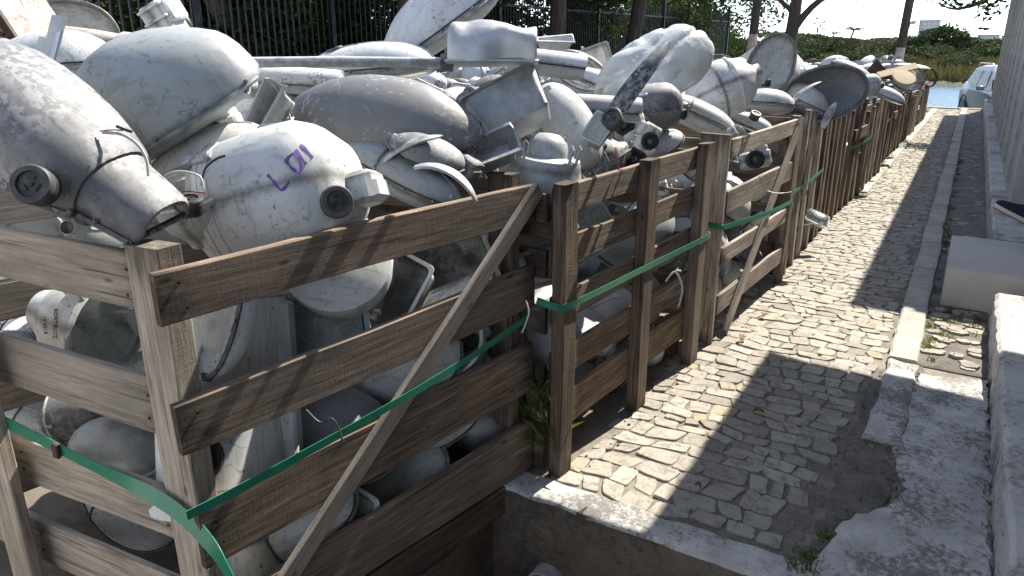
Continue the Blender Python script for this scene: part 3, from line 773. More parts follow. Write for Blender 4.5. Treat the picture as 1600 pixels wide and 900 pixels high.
strap('green strap wrapped around the third crate over its wide corner board', [(M3 @ Vector((-.20, -.05, .66)), (0, -1, 0)), (M3 @ Vector((-.08, -.03, .66)), (0, -1, 0)), (M3 @ Vector((-.005, -.026, .655)), (.5, -.8, 0)), (M3 @ Vector((.012, .03, .65)), n3), (M3 @ Vector((.03, .7, .60)), n3), (M3 @ Vector((.006, 1.3, .56)), n3)], .013)
for k, w_ in ((3, 'fourth'), (5, 'sixth'), (7, 'eighth')):
    e, M = crates[k]; n_ = M.to_3x3() @ Vector((1, 0, 0))
    strap('faded green strap around the ' + w_ + ' crate from the front', [(M @ Vector((.006, -.02, .60)), n_), (M @ Vector((.008, .5, .585)), n_), (M @ Vector((.006, 1.15, .59)), n_)], .012)
# ================================================================== LUMINAIRES
# every kind: list of parts (name, mesh, material key or None for the body colour, name of the part it belongs to)
rl = random.Random(5)
def shell(prof, nu=18, nv=14, e=1.0, th=0.004, sgn=1, dent=0, seed=0):
    """open half shell along X: prof = (x, half width, height); opening faces -Z*sgn"""
    S = spline(prof, nu); m = MB()
    def surf(dw):
        rs = []
        for x, w_, h_ in S:
            w_, h_ = max(w_ - dw, .0015), max(h_ - dw, .0015); r = []
            for k in range(nv + 1):
                a = PI * k / nv; c, s = math.cos(a), math.sin(a)
                y = w_ * math.copysign(abs(c) ** e, c); z = h_ * abs(s) ** e
                if dent:
                    d = dent * noise.noise((x * 7 + seed, y * 7, z * 7)) ; y *= 1 + d; z *= 1 + d
                r.append((x, y, sgn * z))
            rs.append(r)
        return rs
    o, i = surf(0), surf(th); n = nv + 1
    m.rings(o, False, False); b = len(m.v); m.rings(i, False, False)
    if sgn < 0: m.f = [tuple(reversed(f)) for f in m.f]
    nf = len(m.f) // 2
    m.f = [tuple(reversed(f)) for f in m.f[:nf]] + m.f[nf:]
    for k in range(len(S) - 1):
        for j in (0, n - 1):
            q = (k * n + j, (k + 1) * n + j, b + (k + 1) * n + j, b + k * n + j)
            m.f.append(q if (j == 0) == (sgn > 0) else tuple(reversed(q)))
    for k in (0, len(S) - 1):
        for j in range(nv): m.f.append((k * n + j, k * n + j + 1, b + k * n + j + 1, b + k * n + j))
    return m
def outline(prof, n, z, grow=0.0):
    S = spline(prof, n); a = [(x, w_ + grow, z) for x, w_, h_ in S]; return a + [(x, -w_ - grow, z) for x, w_, h_ in reversed(S)]
def rimtube(prof, z, r, grow=0.0, n=20):
    o = outline(prof, n, z, grow); m = MB(); pts = o + [o[0], o[1]]; m.tube(pts, r, 6, caps=False); return m
def photocell(M, s=1.0):
    a = MB(); a.lathe([(.036 * s, 0), (.036 * s, .014 * s), (.033 * s, .018 * s), (.024 * s, .018 * s), (.024 * s, .012 * s), (0.001, .012 * s)], 24, M)
    b = MB()
    for k in range(3):
        t_ = k * 2.094
        b.box((0, 0, 0), (.013 * s, .0045 * s, .003 * s), M @ Matrix.Rotation(t_, 4, 'Z') @ T(0, .012 * s, .0135 * s))
    b.lathe([(.004 * s, .012 * s), (.004 * s, .016 * s), (.001, .016 * s)], 8, M)
    return a, b
def latch(M, s=1.0):
    m = MB(); m.bbox((0, 0, 0), (.05 * s, .018 * s, .01 * s), .003, M); m.bbox((.012 * s, 0, .008 * s), (.016 * s, .026 * s, .01 * s), .003, M); m.lathe([(.005 * s, 0), (.005 * s, .018 * s), (.001, .018 * s)], 8, M @ T(-.015 * s, 0, 0)); return m
EGG = [(-.50, .085, .11), (-.42, .095, .12), (-.33, .14, .17), (-.2, .215, .235), (0, .265, .275), (.2, .265, .265), (.36, .205, .205), (.46, .11, .115), (.5, .012, .012)]
POD = [(-.5, .10, .10), (-.40, .16, .16), (-.25, .22, .21), (0, .25, .235), (.25, .235, .21), (.42, .16, .135), (.49, .06, .05), (.5, .01, .01)]
COB = [(-.5, .10, .105), (-.475, .125, .125), (-.29, .15, .155), (-.275, .175, .18), (-.1, .22, .235), (.15, .245, .27), (.35, .205, .225), (.46, .115, .13), (.5, .01, .01)]
DOME = [(-.5, .03, .03), (-.47, .13, .16), (-.4, .2, .26), (-.2, .27, .375), (0, .285, .41), (.2, .25, .36), (.38, .165, .23), (.47, .07, .10), (.5, .01, .01)]
LEAF = [(-.5, .01, .01), (-.46, .07, .05), (-.3, .175, .12), (-.05, .235, .165), (.2, .21, .15), (.4, .115, .085), (.48, .035, .03), (.5, .006, .006)]
OVAL = [(-.5, .012, .01), (-.47, .11, .09), (-.38, .21, .17), (-.2, .29, .235), (0, .315, .25), (.2, .29, .235), (.38, .21, .17), (.47, .11, .09), (.5, .012, .01)]
def sc(prof, L, W=1, H=1): return [(x * L, w_ * L * W, h_ * L * H) for x, w_, h_ in prof]
def k_egg(L=.55, W=1, H=1, prof=EGG, cover='glass', cell=True, neck=True, band=False, drop=.5, seed=0, e=.94, detail=True):
    P = sc(prof, L, W, H); parts = [('housing', shell(P, e=e, dent=.035, seed=seed), None, None), ('rim', rimtube(P[1:-1] + [P[-1]], -.004, .006 * L / .5), None, None)]
    if cover: parts.append(('lower_cover', shell([(x, w_ * .94, h_ * drop) for x, w_, h_ in P[2:]], 14, 12, th=.003, sgn=-1), cover if cover != 'self' else None, None))
    Sx = spline(P, 40); sp = MB(); sp.tube([(x, 0, h_ + .0005) for x, w_, h_ in Sx[5:30:2]], .0035 * L / .5, 5)
    if detail: parts.append(('spine', sp, None, None))
    sm = MB()
    for q in (8, 14, 20, 26, 32):
        for s_ in (-1, 1): sm.lathe([(.006, 0), (.006, .006), (.004, .008), (.001, .008)], 7, T(Sx[q][0], s_ * (Sx[q][1] + .003), .004) @ Matrix.Rotation(0, 4, 'X'))
    parts.append(('rim_screws', sm, 'cast', None))
    fl = MB(); o_ = outline(P[1:], 22, .012, .003); fl.tube(o_ + [o_[0], o_[1]], .003, 5, caps=False); 
    if detail: parts.append(('gasket', fl, 'black', None))
    x0, w0, h0 = P[0]
    if neck:
        m = MB(); m.lathe([(.05 * L, x0 - .06 * L), (.055 * L, x0 - .06 * L), (.055 * L, x0 + .1 * L), (.04 * L, x0 + .1 * L), (.04 * L, x0 - .055 * L)], 18, T(0, 0, h0 * .45), 'X', False)
        m.bbox((x0 + .03 * L, 0, h0 * .4), (.06 * L, w0 * 1.7, h0 * .9), .006); parts.append(('neck_clamp', m, None, None))
    if cell:
        z = spline(P, 40)[9][2]; a, b = photocell(T(-.27 * L, 0, z - .004) @ Matrix.Rotation(-.25, 4, 'Y'), L / .55); parts += [('photocell_socket', a, 'cell', None), ('contact', b, 'black', 'photocell_socket')]
    if band:
        S = spline(P, 40)
        m = MB(); x, w_, h_ = S[14]; m.tube([(x, (w_ + .002) * math.cos(PI * k / 16), (h_ + .002) * math.sin(PI * k / 16)) for k in range(17)], .005, 6); parts.append(('seam_band', m, 'cast', None))
    parts.append(('latch', latch(T(P[-1][0] - .02 * L, 0, .0) @ Matrix.Rotation(PI / 2, 4, 'Y'), L / .5), 'cast', None))
    return parts
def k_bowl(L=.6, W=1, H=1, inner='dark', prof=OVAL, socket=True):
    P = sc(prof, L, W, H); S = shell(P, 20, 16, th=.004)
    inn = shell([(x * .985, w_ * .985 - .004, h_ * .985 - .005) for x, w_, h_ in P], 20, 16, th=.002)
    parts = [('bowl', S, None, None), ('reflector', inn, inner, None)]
    o = outline(P, 22, 0, 0); m = MB(); pts = [Vector(p) for p in o]; rs = []
    for i, p in enumerate(pts):
        d = Vector((p.x / (L * .5), p.y / (L * .315 * W), 0)).normalized() * .016 * L / .6
        rs.append([p + Vector((0, 0, .004)), p + d + Vector((0, 0, .004)), p + d + Vector((0, 0, -.004)), p + Vector((0, 0, -.004))])
    rs.append(rs[0]); m.rings(rs, True, False); parts.append(('rim_flange', m, None, None))
    if socket:
        m = MB(); m.lathe([(.03, -.5 * L + .02), (.034, -.5 * L + .03), (.034, -.5 * L + .12), (.022, -.5 * L + .13), (.002, -.5 * L + .13)], 16, T(0, 0, .06 * L), 'X'); parts.append(('lamp_holder', m, 'cream', None))
    return parts
def k_ball(r=.17, stretch=1.25):
    pr = [(.001, -1.0), (.3, -.96), (.62, -.8), (.86, -.52), (.98, -.2), (1, 0), (.98, .2), (.88, .48), (.66, .76), (.42, .92), (.36, 1.0), (.36, 1.12), (.30, 1.12), (.3, 1.0)]
    m = MB(); m.lathe([(a * r, z * r * stretch) for a, z in pr], 28, axis='X'); parts = [('globe', m, None, None)]
    for z in (-.12, .34):
        m = MB(); q = math.sqrt(max(.05, 1 - (z) ** 2)) * r + .002
        m.lathe([(q, (z - .035) * r * stretch), (q + .006, (z - .03) * r * stretch), (q + .006, (z + .03) * r * stretch), (q - .002, (z + .035) * r * stretch)], 28, axis='X', caps=False); parts.append(('seam_band', m, None if z > 0 else 'cast', None))
    parts.append(('latch', latch(T(-.12 * r, 0, r + .008), .8), 'cast', None)); return parts
def k_drum(L=.4):
    """fat ribbed head with a hinge band, a gear box and a photocell at its end"""
    def ring(x, ry, rz, e, zo=0):
        r = []
        for k in range(28):
            a = 2 * PI * k / 28; c, s = math.cos(a), math.sin(a)
            r.append((x, ry * math.copysign(abs(c) ** e, c), zo + rz * math.copysign(abs(s) ** e, s)))
        return r
    pr = [(-.50, .16, .20, .9), (-.47, .27, .30, .9), (-.40, .35, .37, .92), (-.30, .395, .41, .92), (-.2, .41, .425, .92), (.05, .415, .43, .9), (.25, .40, .41, .85), (.33, .37, .37, .75), (.45, .26, .24, .65), (.47, .22, .2, .6)]
    m = MB(); m.rings([ring(x * L, a * L, b * L, e) for x, a, b, e in pr], True, True)
    m.f = [tuple(reversed(f)) for f in m.f]
    parts = [('housing', m, None, None)]
    for x, g, wd, mt in ((-.295, .014, .016, 'cream'), (-.245, .012, .03, None), (-.27, .006, .05, 'cast')):
        m = MB(); a, b = .398 * L, .414 * L
        m.rings([ring(x * L - wd * L, a, b, .92), ring(x * L - wd * L, a + g * L * 1.2, b + g * L * 1.2, .92), ring(x * L + wd * L, a + g * L * 1.2, b + g * L * 1.2, .92), ring(x * L + wd * L, a, b, .92)], True, False)
        m.f = [tuple(reversed(f)) for f in m.f]; parts.append(('hinge_band', m, mt, None))
    m = MB(); m.bbox((.52 * L, .05 * L, -.08 * L), (.2 * L, .24 * L, .2 * L), .012); m.bbox((.58 * L, .05 * L, -.1 * L), (.12 * L, .18 * L, .13 * L), .008); parts.append(('gear_box', m, None, None))
    a, b = photocell(T(.45 * L, -.225 * L, -.16 * L) @ Matrix.Rotation(PI / 2 + .1, 4, 'X') @ Matrix.Rotation(.7, 4, 'Y'), 1.05 * L / .4); parts += [('photocell_socket', a, 'cell', None), ('contact', b, 'black', 'photocell_socket')]
    m = MB(); M = T(-.27 * L, -.33 * L, .28 * L) @ Matrix.Rotation(.9, 4, 'X')
    m.bbox((0, 0, 0), (.17 * L, .05 * L, .03 * L), .004, M); m.bbox((-.07 * L, 0, .015 * L), (.05 * L, .07 * L, .05 * L), .004, M); m.bbox((.07 * L, 0, .01 * L), (.04 * L, .06 * L, .04 * L), .004, M); parts.append(('clip', m, 'galv', None))
    return parts
def k_tray(L=.42, W=.26, D=.11, glass=False, crump=0.0):
    m = MB(); rs = []; rnd = 4
    def rect(l, w_, z, rad=.03):
        r = []
        for cx, cy, a0 in ((l - rad, w_ - rad, 0), (-l + rad, w_ - rad, PI / 2), (-l + rad, -w_ + rad, PI), (l - rad, -w_ + rad, 1.5 * PI)):
            for k in range(5):
                a = a0 + PI / 2 * k / 4; x, y, zz = cx + rad * math.cos(a), cy + rad * math.sin(a), z
                if crump: d = Vector((noise.noise((x * 9, y * 9, zz * 12)), noise.noise((x * 9, y * 9, zz * 12 + 7)), noise.noise((x * 9, y * 9, zz * 12 + 13)))) * crump; x += d.x; y += d.y; zz += d.z
                r.append((x, y, zz))
        return r
    l, w_ = L / 2, W / 2
    seq = [(l * .55, w_ * .5, 0), (l * .78, w_ * .72, -.004), (l * .85, w_ * .8, .01), (l * .92, w_ * .9, D * .55), (l, w_, D), (l + .016, w_ + .016, D + .002), (l + .016, w_ + .016, D - .004), (l + .002, w_ + .002, D - .005)]
    inner = [(l * .99 - .003, w_ * .99 - .003, D - .001), (l * .91, w_ * .89, D * .55), (l * .84, w_ * .79, .014), (l * .55, w_ * .5, .005)]
    m.rings([rect(*s_) for s_ in seq[:5]], True, False); m.f.append(tuple(reversed(range(20))))
    m.f = [tuple(reversed(f)) for f in m.f]
    i = MB(); i.rings([rect(*s_) for s_ in inner], True, False); i.f.append(tuple(len(i.v) - 20 + k for k in range(20)))
    fl = MB(); fl.rings([rect(l - .001, w_ - .001, D + .0005), rect(l + .018, w_ + .018, D + .003), rect(l + .018, w_ + .018, D - .005), rect(l, w_, D - .006)], True, False)
    parts = [('tray', m, None, None), ('reflector', i, 'chrome' if not crump else 'alu', None), ('flange', fl, None, None)]
    if glass: g = MB(); g.bbox((0, 0, D + .002), (L * .97, W * .97, .005), .002); parts.append(('glass_pane', g, 'glass', None))
    y = MB(); y.tube([(-.02, -w_ - .02, D * .3), (-.02, -w_ - .03, -.05), (-.02, 0, -.07), (-.02, w_ + .03, -.05), (-.02, w_ + .02, D * .3)], .009, 6); 
    if not crump and D < .15: parts.append(('bracket', y, 'galv', None))
    return parts
def k_tube(L=.5, r=.09):
    P = [(-.5 * L, r * .92, r * .92), (-.48 * L, r, r), (0, r * 1.04, r * 1.04), (.46 * L, r * 1.05, r * 1.05), (.5 * L, r * .98, r * .95)]
    S = shell(P, 12, 14, th=.004); e = MB()
    for s_, rr in ((-1, .9), (1, .96)): e.rings([[(s_ * .495 * L + d, rr * r * math.cos(PI * k / 12), rr * r * math.sin(PI * k / 12)) for k in range(13)] for d in (-.003, .003)], True, True)
    b = MB(); b.bbox((0, 0, -.03), (L * .96, r * 1.7, .06), .006)
    return [('cover', S, None, None), ('end_plate', e, None, None), ('gear_tray', b, 'grey', None)]
def k_lens(R_=.12, body='cast'):
    b = MB(); b.lathe([(.03, -.17), (.05, -.165), (.06, -.13), (R_ * .82, -.09), (R_ * .98, -.05), (R_ * 1.02, -.01), (R_ * 1.02, .02), (R_ * .94, .02)], 30, axis='X', caps=False)
    r = MB(); r.lathe([(R_ * 1.06, .0), (R_ * 1.09, .004), (R_ * 1.09, .022), (R_ * .96, .026), (R_ * .94, .012)], 30, axis='X', caps=False)
    g = MB(); g.lathe([(R_ * .95, .02), (R_ * .93, .045), (R_ * .85, .075), (R_ * .62, .10), (R_ * .3, .112), (.001, .114)], 30, axis='X', caps=False)
    rf = MB(); rf.lathe([(R_ * .92, .018), (R_ * .75, -.04), (R_ * .4, -.08), (.02, -.09)], 30, axis='X', caps=False)
    bu = MB(); bu.lathe([(.014, -.09), (.016, -.05), (.028, -.01), (.026, .02), (.001, .04)], 16, axis='X')
    lg = []
    for k in range(3): m = MB(); m.bbox((0, R_ * 1.1, 0), (.05, .03, .02), .004, Matrix.Rotation(k * 2.1 + .4, 4, 'X')); lg.append(('lug', m, None, None))
    return lg + [('body', b, None, None), ('clamp_ring', r, None, None), ('glass_dome', g, 'clear', None), ('reflector', rf, 'bright', None), ('bulb', bu, 'glass', None)]  # reflector coloured white in place of the light it would reflect
def k_bell(R_=.13):
    b = MB(); b.lathe([(R_ * .8, -.15), (R_ * 1.12, -.13), (R_ * 1.14, -.11), (R_ * 1.08, -.05), (R_ * .98, -.0), (R_ * .93, .03), (R_ * .62, .04), (R_ * .58, .03)], 30)
    d = MB(); d.lathe([(R_ * .6, .035), (R_ * .58, .055), (R_ * .5, .085), (R_ * .3, .108), (.001, .114)], 28, caps=False)
    parts = [('housing', b, None, None), ('dome', d, 'grey', None)]
    for a in (.5, .85, 2.3, 2.65, 4.2, 4.5):
        l_ = MB(); M = Matrix.Rotation(a, 4, 'Z') @ T(R_ * .9, 0, .045); l_.tube([(0, 0, -.02), (.004, 0, .01), (.01, 0, .035), (.004, 0, .045), (-.006, 0, .035), (-.006, 0, 0)], .0055, 6, M); parts.append(('hinge_lug', l_, None, None))
    p = MB(); p.bbox((0, -R_ * 1.03, -.05), (.07, .006, .06), .002); parts.append(('name_plate', p, 'grey', None)); return parts
def k_lid(L=.42, w_=.1, bend=.9, thick=.008):
    """thin curved cover strip, pointed at one end"""
    m = MB(); rs = []
    for i in range(19):
        t_ = i / 18; a = bend * (t_ - .5); x, z = L / bend * math.sin(a), L / bend * (math.cos(a) - 1); ww = w_ * (math.sin(PI * min(1, .12 + t_ * .88)) ** .55) * .5 + .004
        n = Vector((math.sin(a), 0, math.cos(a)))
        rs.append([Vector((x, y, z)) + n * (h_ - .25 * ww * (y / ww) ** 2) for y, h_ in ((-ww, 0), (-ww * .5, 0), (0, 0), (ww * .5, 0), (ww, 0), (ww, thick), (ww * .5, thick), (0, thick), (-ww * .5, thick), (-ww, thick))])
    m.rings(rs, True, True); m.f = [tuple(reversed(f)) for f in m.f]
    r = MB(); r.tube([p[9] for p in rs], .004, 6)
    return [('cover_strip', m, None, None), ('edge_bead', r, None, None)]
def k_gear(s=1.0):
    m = MB(); m.bbox((0, 0, 0), (.15 * s, .1 * s, .085 * s), .01); m.bbox((.03 * s, 0, .05 * s), (.07 * s, .09 * s, .03 * s), .006)
    r = MB(); r.lathe([(.044 * s, 0), (.047 * s, .004 * s), (.047 * s, .02 * s), (.034 * s, .024 * s), (.03 * s, .006 * s), (.001, .004 * s)], 22, T(-.01 * s, -.05 * s, -.005 * s) @ Matrix.Rotation(PI / 2, 4, 'X'))
    c_ = MB(); c_.lathe([(.012 * s, .005), (.012 * s, .012 * s), (.001, .013 * s)], 12, T(-.01 * s, -.05 * s, -.005 * s) @ Matrix.Rotation(PI / 2, 4, 'X'))
    f = []
    for k in range(4): q = MB(); q.bbox((-.06 * s + k * .04 * s, .055 * s, .01 * s), (.008 * s, .02 * s, .09 * s), .002); f.append(('cooling_fin', q, None, None))
    return f + [('casing', m, None, None), ('socket_ring', r, 'black', None), ('contact', c_, 'cast', 'socket_ring')]
def k_pot(R_=.13, L=.4):
    m = MB(); m.lathe([(R_ * 1.12, -L / 2), (R_ * 1.13, -L / 2 + .01), (R_ * 1.0, -L * .38), (R_ * .97, -L * .1), (R_, L * .25), (R_ * 1.05, L * .42), (R_ * 1.06, L / 2), (R_ * .98, L / 2), (R_ * .9, L * .3), (R_ * .88, -L * .4)], 32, caps=True)
    h = MB(); h.lathe([(.046, -.02), (.046, .006), (.04, .009), (.034, .007), (.001, .005)], 20, T(0, -R_ * .98, -L * .22) @ Matrix.Rotation(PI / 2, 4, 'X'))
    r = MB(); r.bbox((R_ * .98, 0, .02), (.05, .05, L * .86), .006)
    return [('cylinder', m, None, None), ('cable_hole', h, 'black', None), ('rib', r, None, None)]
def k_armhead(LP=.8):
    p = MB(); p.tube([(-LP, 0, 0), (-LP * .5, 0, .004), (-.02, 0, 0)], .018, 14)
    c_ = MB(); c_.lathe([(.023, -.03), (.03, -.028), (.03, .012), (.02, .014)], 14, axis='X'); c_.lathe([(.006, 0), (.006, .05), (.001, .05)], 8, T(-.01, 0, .0))
    P = [(0, .07, .10), (.02, .085, .135), (.1, .095, .145), (.2, .10, .125), (.29, .098, .115), (.30, .09, .11)]
    h = shell(P, 30, 22, .62, .003, 1, .2, 3)
    h.v = [(x, y + .010 * noise.noise((x * 14, y * 8, z * 10)), z + .016 * noise.noise((x * 11, y * 7 + 9, z * 8))) for x, y, z in h.v]; h.rings([[(0, .055 * math.cos(2 * PI * k / 14), .045 + .04 * math.sin(2 * PI * k / 14)) for k in range(14)] for d in (0,)] * 2, True, True)
    f = MB(); f.bbox((.15, 0, -.002), (.315, .208, .009), .003)
    return [('pipe', p, 'white', None), ('collar', c_, 'cast', None), ('head', h, None, None), ('flange', f, None, None)]
def finish(parts, nm):
    return [(n_, m.mesh(nm + '_' + n_), mk, par) for n_, m, mk, par in parts]
LIB = {}
LIB['egg'] = finish(k_egg(.55), 'egg'); LIB['egg_plain'] = finish(k_egg(.56, 1.05, 1.05, cover='self', cell=False, neck=False, drop=.35, seed=4), 'eggp')
LIB['egg_band'] = finish(k_egg(.46, .95, .9, band=True, cover='self', cell=True, drop=.6, seed=9), 'eggb')
LIB['pod'] = finish(k_egg(.5, .9, .9, POD, 'glass', True, True, drop=.45, seed=2), 'pod'); LIB['pod_open'] = finish(k_egg(.5, 1, 1, POD, None, False, True, seed=6), 'podo')
LIB['pod_seam'] = finish(k_egg(.46, .85, .85, POD, 'self', False, False, True, .75, 8), 'pods')
LIB['leaf'] = finish(k_egg(.62, 1.0, 1.1, LEAF, None, False, False, seed=12, detail=False), 'leaf')
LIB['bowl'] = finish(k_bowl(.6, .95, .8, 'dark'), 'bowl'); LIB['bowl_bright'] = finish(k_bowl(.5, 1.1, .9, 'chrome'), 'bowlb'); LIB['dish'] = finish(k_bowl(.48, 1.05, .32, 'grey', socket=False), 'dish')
LIB['cobra'] = finish(k_egg(.69, 1, 1, COB, 'self', False, False, False, .62, 3, .8, False), 'cobra'); LIB['dome'] = finish(k_egg(.60, 1, 1, DOME, 'self', False, False, False, .22, 15, .94, False), 'dome'); LIB['tray_deep'] = finish(k_tray(.36, .24, .20), 'trayd')
LIB['ball'] = finish(k_ball(), 'ball'); LIB['drum'] = finish(k_drum(), 'drum'); LIB['tray'] = finish(k_tray(), 'tray'); LIB['tray_glass'] = finish(k_tray(.36, .28, .1, True), 'trayg'); LIB['tray_bent'] = finish(k_tray(.34, .2, .12, False, .05), 'trayb')
LIB['tube'] = finish(k_tube(), 'tube'); LIB['lens'] = finish(k_lens(), 'lens'); LIB['bell'] = finish(k_bell(), 'bell'); LIB['lid'] = finish(k_lid(), 'lid'); LIB['blade'] = finish(k_lid(.52, .062, .9), 'blade'); LIB['arch'] = finish(k_lid(.3, .05, 1.7), 'arch')
LIB['gear'] = finish(k_gear(), 'gear'); LIB['pot'] = finish(k_pot(), 'pot'); LIB['arm'] = finish(k_armhead(), 'arm'); LIB['cone'] = finish(k_egg(.34, 1.0, 1.3, [(-.5, .22, .2), (-.4, .24, .22), (-.1, .22, .21), (.2, .15, .15), (.42, .06, .06), (.5, .01, .01)], None, False, False), 'cone')
NAMES = dict(egg='street_light', egg_plain='street_light', cobra='street_light', dome='street_light', tray_deep='floodlight', egg_band='street_light', pod='street_light', pod_open='street_light_housing', pod_seam='street_light', leaf='street_light_cover', bowl='reflector_bowl', bowl_bright='reflector_bowl', dish='reflector_dish', ball='globe_light', drum='street_light', tray='floodlight', tray_glass='floodlight', tray_bent='floodlight', tube='tube_light', lens='round_lamp', bell='bell_lamp', lid='cover_strip', blade='cover_strip', arch='cover_strip', gear='gear_casing', pot='lamp_cylinder', arm='arm_light', cone='cone_light')
CATS = dict(reflector_bowl='reflector', reflector_dish='reflector', globe_light='lamp', floodlight='floodlight', tube_light='lamp', round_lamp='lamp', bell_lamp='lamp', cover_strip='cover', gear_casing='casing', lamp_cylinder='lamp', cone_light='lamp', street_light='street light', street_light_housing='street light', street_light_cover='cover', arm_light='street light')
placed = []                       # (position, radius, pixel x, pixel y, depth, pixel radius)
RAD = {}
for k_, parts in LIB.items(): RAD[k_] = max(Vector(v.co).length for n_, me, mk, par in parts if n_ != 'pipe' for v in me.vertices)
def lamp(kind, M, body, label, group='discarded luminaires heaped in the crates', parts=True, note=True):
    root = empty(NAMES[kind], M, label, CATS[NAMES[kind]], group); made = {}
    for n_, me, mk, par in LIB[kind]:
        o = obj(n_, me, MATS[mk or body], made.get(par, root), M); made[n_] = o
    if note:
        p = M.to_translation(); x, y, d = proj(p); r = RAD[kind] * M.to_scale().x; placed.append((p, r, x, y, d, FOC * r / max(d, .1)))
    return root, made
def pose(px, py, d, ang, tilt=0, roll=0, s=1.0):
    """ang: direction of the long axis in the picture; tilt: its lean towards the viewer; roll: turns the shell's top from picture-up to the viewer"""
    a, t_, r = math.radians(ang), math.radians(tilt), math.radians(roll)
    im = RGT * math.cos(a) + UPV * math.sin(a); pu = -RGT * math.sin(a) + UPV * math.cos(a)
    if pu.dot(UPV) < 0: pu = -pu
    ax = im * math.cos(t_) - FWD * math.sin(t_); tw = -FWD * math.cos(t_) - im * math.sin(t_)
    up = pu * math.cos(r) + tw * math.sin(r)
    return frame(atd(px, py, d), ax, up) @ Matrix.Scale(s, 4)
def hero(kind, px, py, d, ang, tilt, roll, s, body, label, group='discarded luminaires heaped in the crates'):
    return lamp(kind, pose(px, py, d, ang, tilt, roll, s), body, label, group)

PLANES = {'r1': (Vector((*A, 0)), Vector(outw)), 'f1': (Vector((*F0, 0)), Vector((-.09, -1, 0)).normalized()), 'r2': (M2 @ Vector((0, 0, 0)), M2.to_3x3() @ Vector((1, 0, 0))), 'r3': (M3 @ Vector((0, 0, 0)), M3.to_3x3() @ Vector((1, 0, 0)))}
def behind(face, px, py, off):
    """depth of a point off metres behind a crate face, seen at px, py"""
    a, n_ = PLANES[face]; r = ray(px, py); return (n_.dot(a - CAM) - off) / n_.dot(r)
def pushed(kind, M, a, n_, margin=.075):
    """move a luminaire back until nothing of it reaches past a crate face"""
    mx = max(n_.dot(M @ v.co - a) for q in LIB[kind] for v in q[1].vertices)
    return Matrix.Translation(-n_ * (mx + margin)) @ M if mx > -margin else M
def inside(face, off, kind, px, py, ang, tilt, roll, s, body, label):
    M = pose(px, py, behind(face, px, py, off), ang, tilt, roll, s); a, n_ = PLANES[face]
    return lamp(kind, pushed(kind, M, a, n_, .03 if face in ('r1', 'f1') else .075), body, label, 'discarded luminaires heaped in the crates') if py > 330 else hero(kind, px, py, behind(face, px, py, off), ang, tilt, roll, s, body, label)
# ---- luminaires one can single out in the photograph
h1 = hero('cobra', 72, 236, 1.72, 147, -4, 34, 1.0, 'cast', 'large bare grey cast street light at the left edge with round black photocell socket')
hero('dome', 262, 196, 2.06, 211, 0, 30, 1.02, 'blue', 'big smooth bluish white egg-shaped street light behind the grey one')
h3, d3 = inside('r1', .25, 'drum', 440, 310, 14, 14, 0, 1.12, 'white', 'fat white street light with purple handwriting on its side')
inside('r1', .26, 'pod_seam', 628, 278, -28, 10, 25, .92, 'blue', 'bluish white street light with a seam, just behind the top plank')
hero('leaf', 606, 190, 2.42, -10, 4, 72, 1.06, 'dark', 'dark grey leaf-shaped cover lying across the heap')
hero('tray_deep', 814, 200, 2.62, 28, 0, -16, .78, 'galv', 'tilted bare aluminium floodlight tray with folded flange')
hero('arm', 702, 98, 2.55, 0, 0, 12, 1.0, 'alu', 'crumpled aluminium light head on a long white pipe')
hero('egg_plain', 690, 50, 3.15, 35, 4, 20, 1.12, 'white', 'white street light pointing up, highest on the heap')
hero('tube', 853, 102, 3.35, -7, 0, 8, .72, 'white', 'white half-round tube light at the top of the heap')
hero('cone', 806, 70, 3.6, 80, 0, 60, .55, 'white', 'small white cone cap standing up before the dark trees')
hero('bell', 852, 258, 2.62, 172, 0, 20, 1.0, 'blue', 'round bluish white bell lamp with paired hinge lugs')
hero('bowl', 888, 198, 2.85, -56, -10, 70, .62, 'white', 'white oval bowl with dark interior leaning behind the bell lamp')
hero('tube', 938, 172, 3.1, -4, 0, 18, .66, 'grey', 'pale grey half-round light lying behind the black photocell')
hero('blade', 985, 140, 2.75, 54, 0, 78, .98, 'cast', 'long curved grey cover strip sticking up like a blade')
inside('r2', 0.17, 'gear', 992, 240, 42, 20, 10, 1.08, 'cream', 'chalky white gear casing with a round dark socket')
inside('r2', 0.24, 'gear', 988, 200, 20, 30, -20, .95, 'cream', 'chalky casting just above the gear casing with dark socket')
inside('r2', 0.22, 'pod_open', 1020, 238, 30, 10, 40, .62, 'white', 'small white housing wedged against the crate end plank')
inside('r2', 0.22, 'lens', 938, 252, 205, 10, 0, .75, 'cast', 'weathered grey round lamp hanging under the photocell')
hero('drum', 1022, 168, 3.3, 8, 0, 20, .62, 'cast', 'mottled grey drum head behind the blade-like strip')
inside('r3', 0.3, 'pod_seam', 1090, 184, -27, 4, 12, .98, 'white', 'long white street light with double seam above the third crate')
hero('ball', 1126, 141, 4.25, 22, 6, 0, 1.0, 'white', 'round white globe light with two seam bands')
inside('r3', 0.2, 'pod', 1170, 194, -24, 10, 34, .62, 'white', 'white street light with black holes at the third crate brace')
inside('r3', 0.3, 'egg_band', 1192, 164, -4, 0, 10, .92, 'white', 'white street light with a dark seam line above the third crate')
inside('r3', 0.25, 'egg', 1246, 158, -27, 6, 20, .85, 'white', 'smooth white street light with photocell cap beside the seamed one')
hero('dish', 1203, 106, 5.2, 66, 8, -85, 1.0, 'grey', 'tall oval grey glass dish standing upright against the grass')
hero('dish', 1240, 98, 5.6, -48, 0, 50, .8, 'grey', 'pale dish edge leaning behind the upright oval dish')
hero('pod_seam', 1262, 118, 5.6, -4, 0, 10, .7, 'white', 'small white street light above the big open bowl')
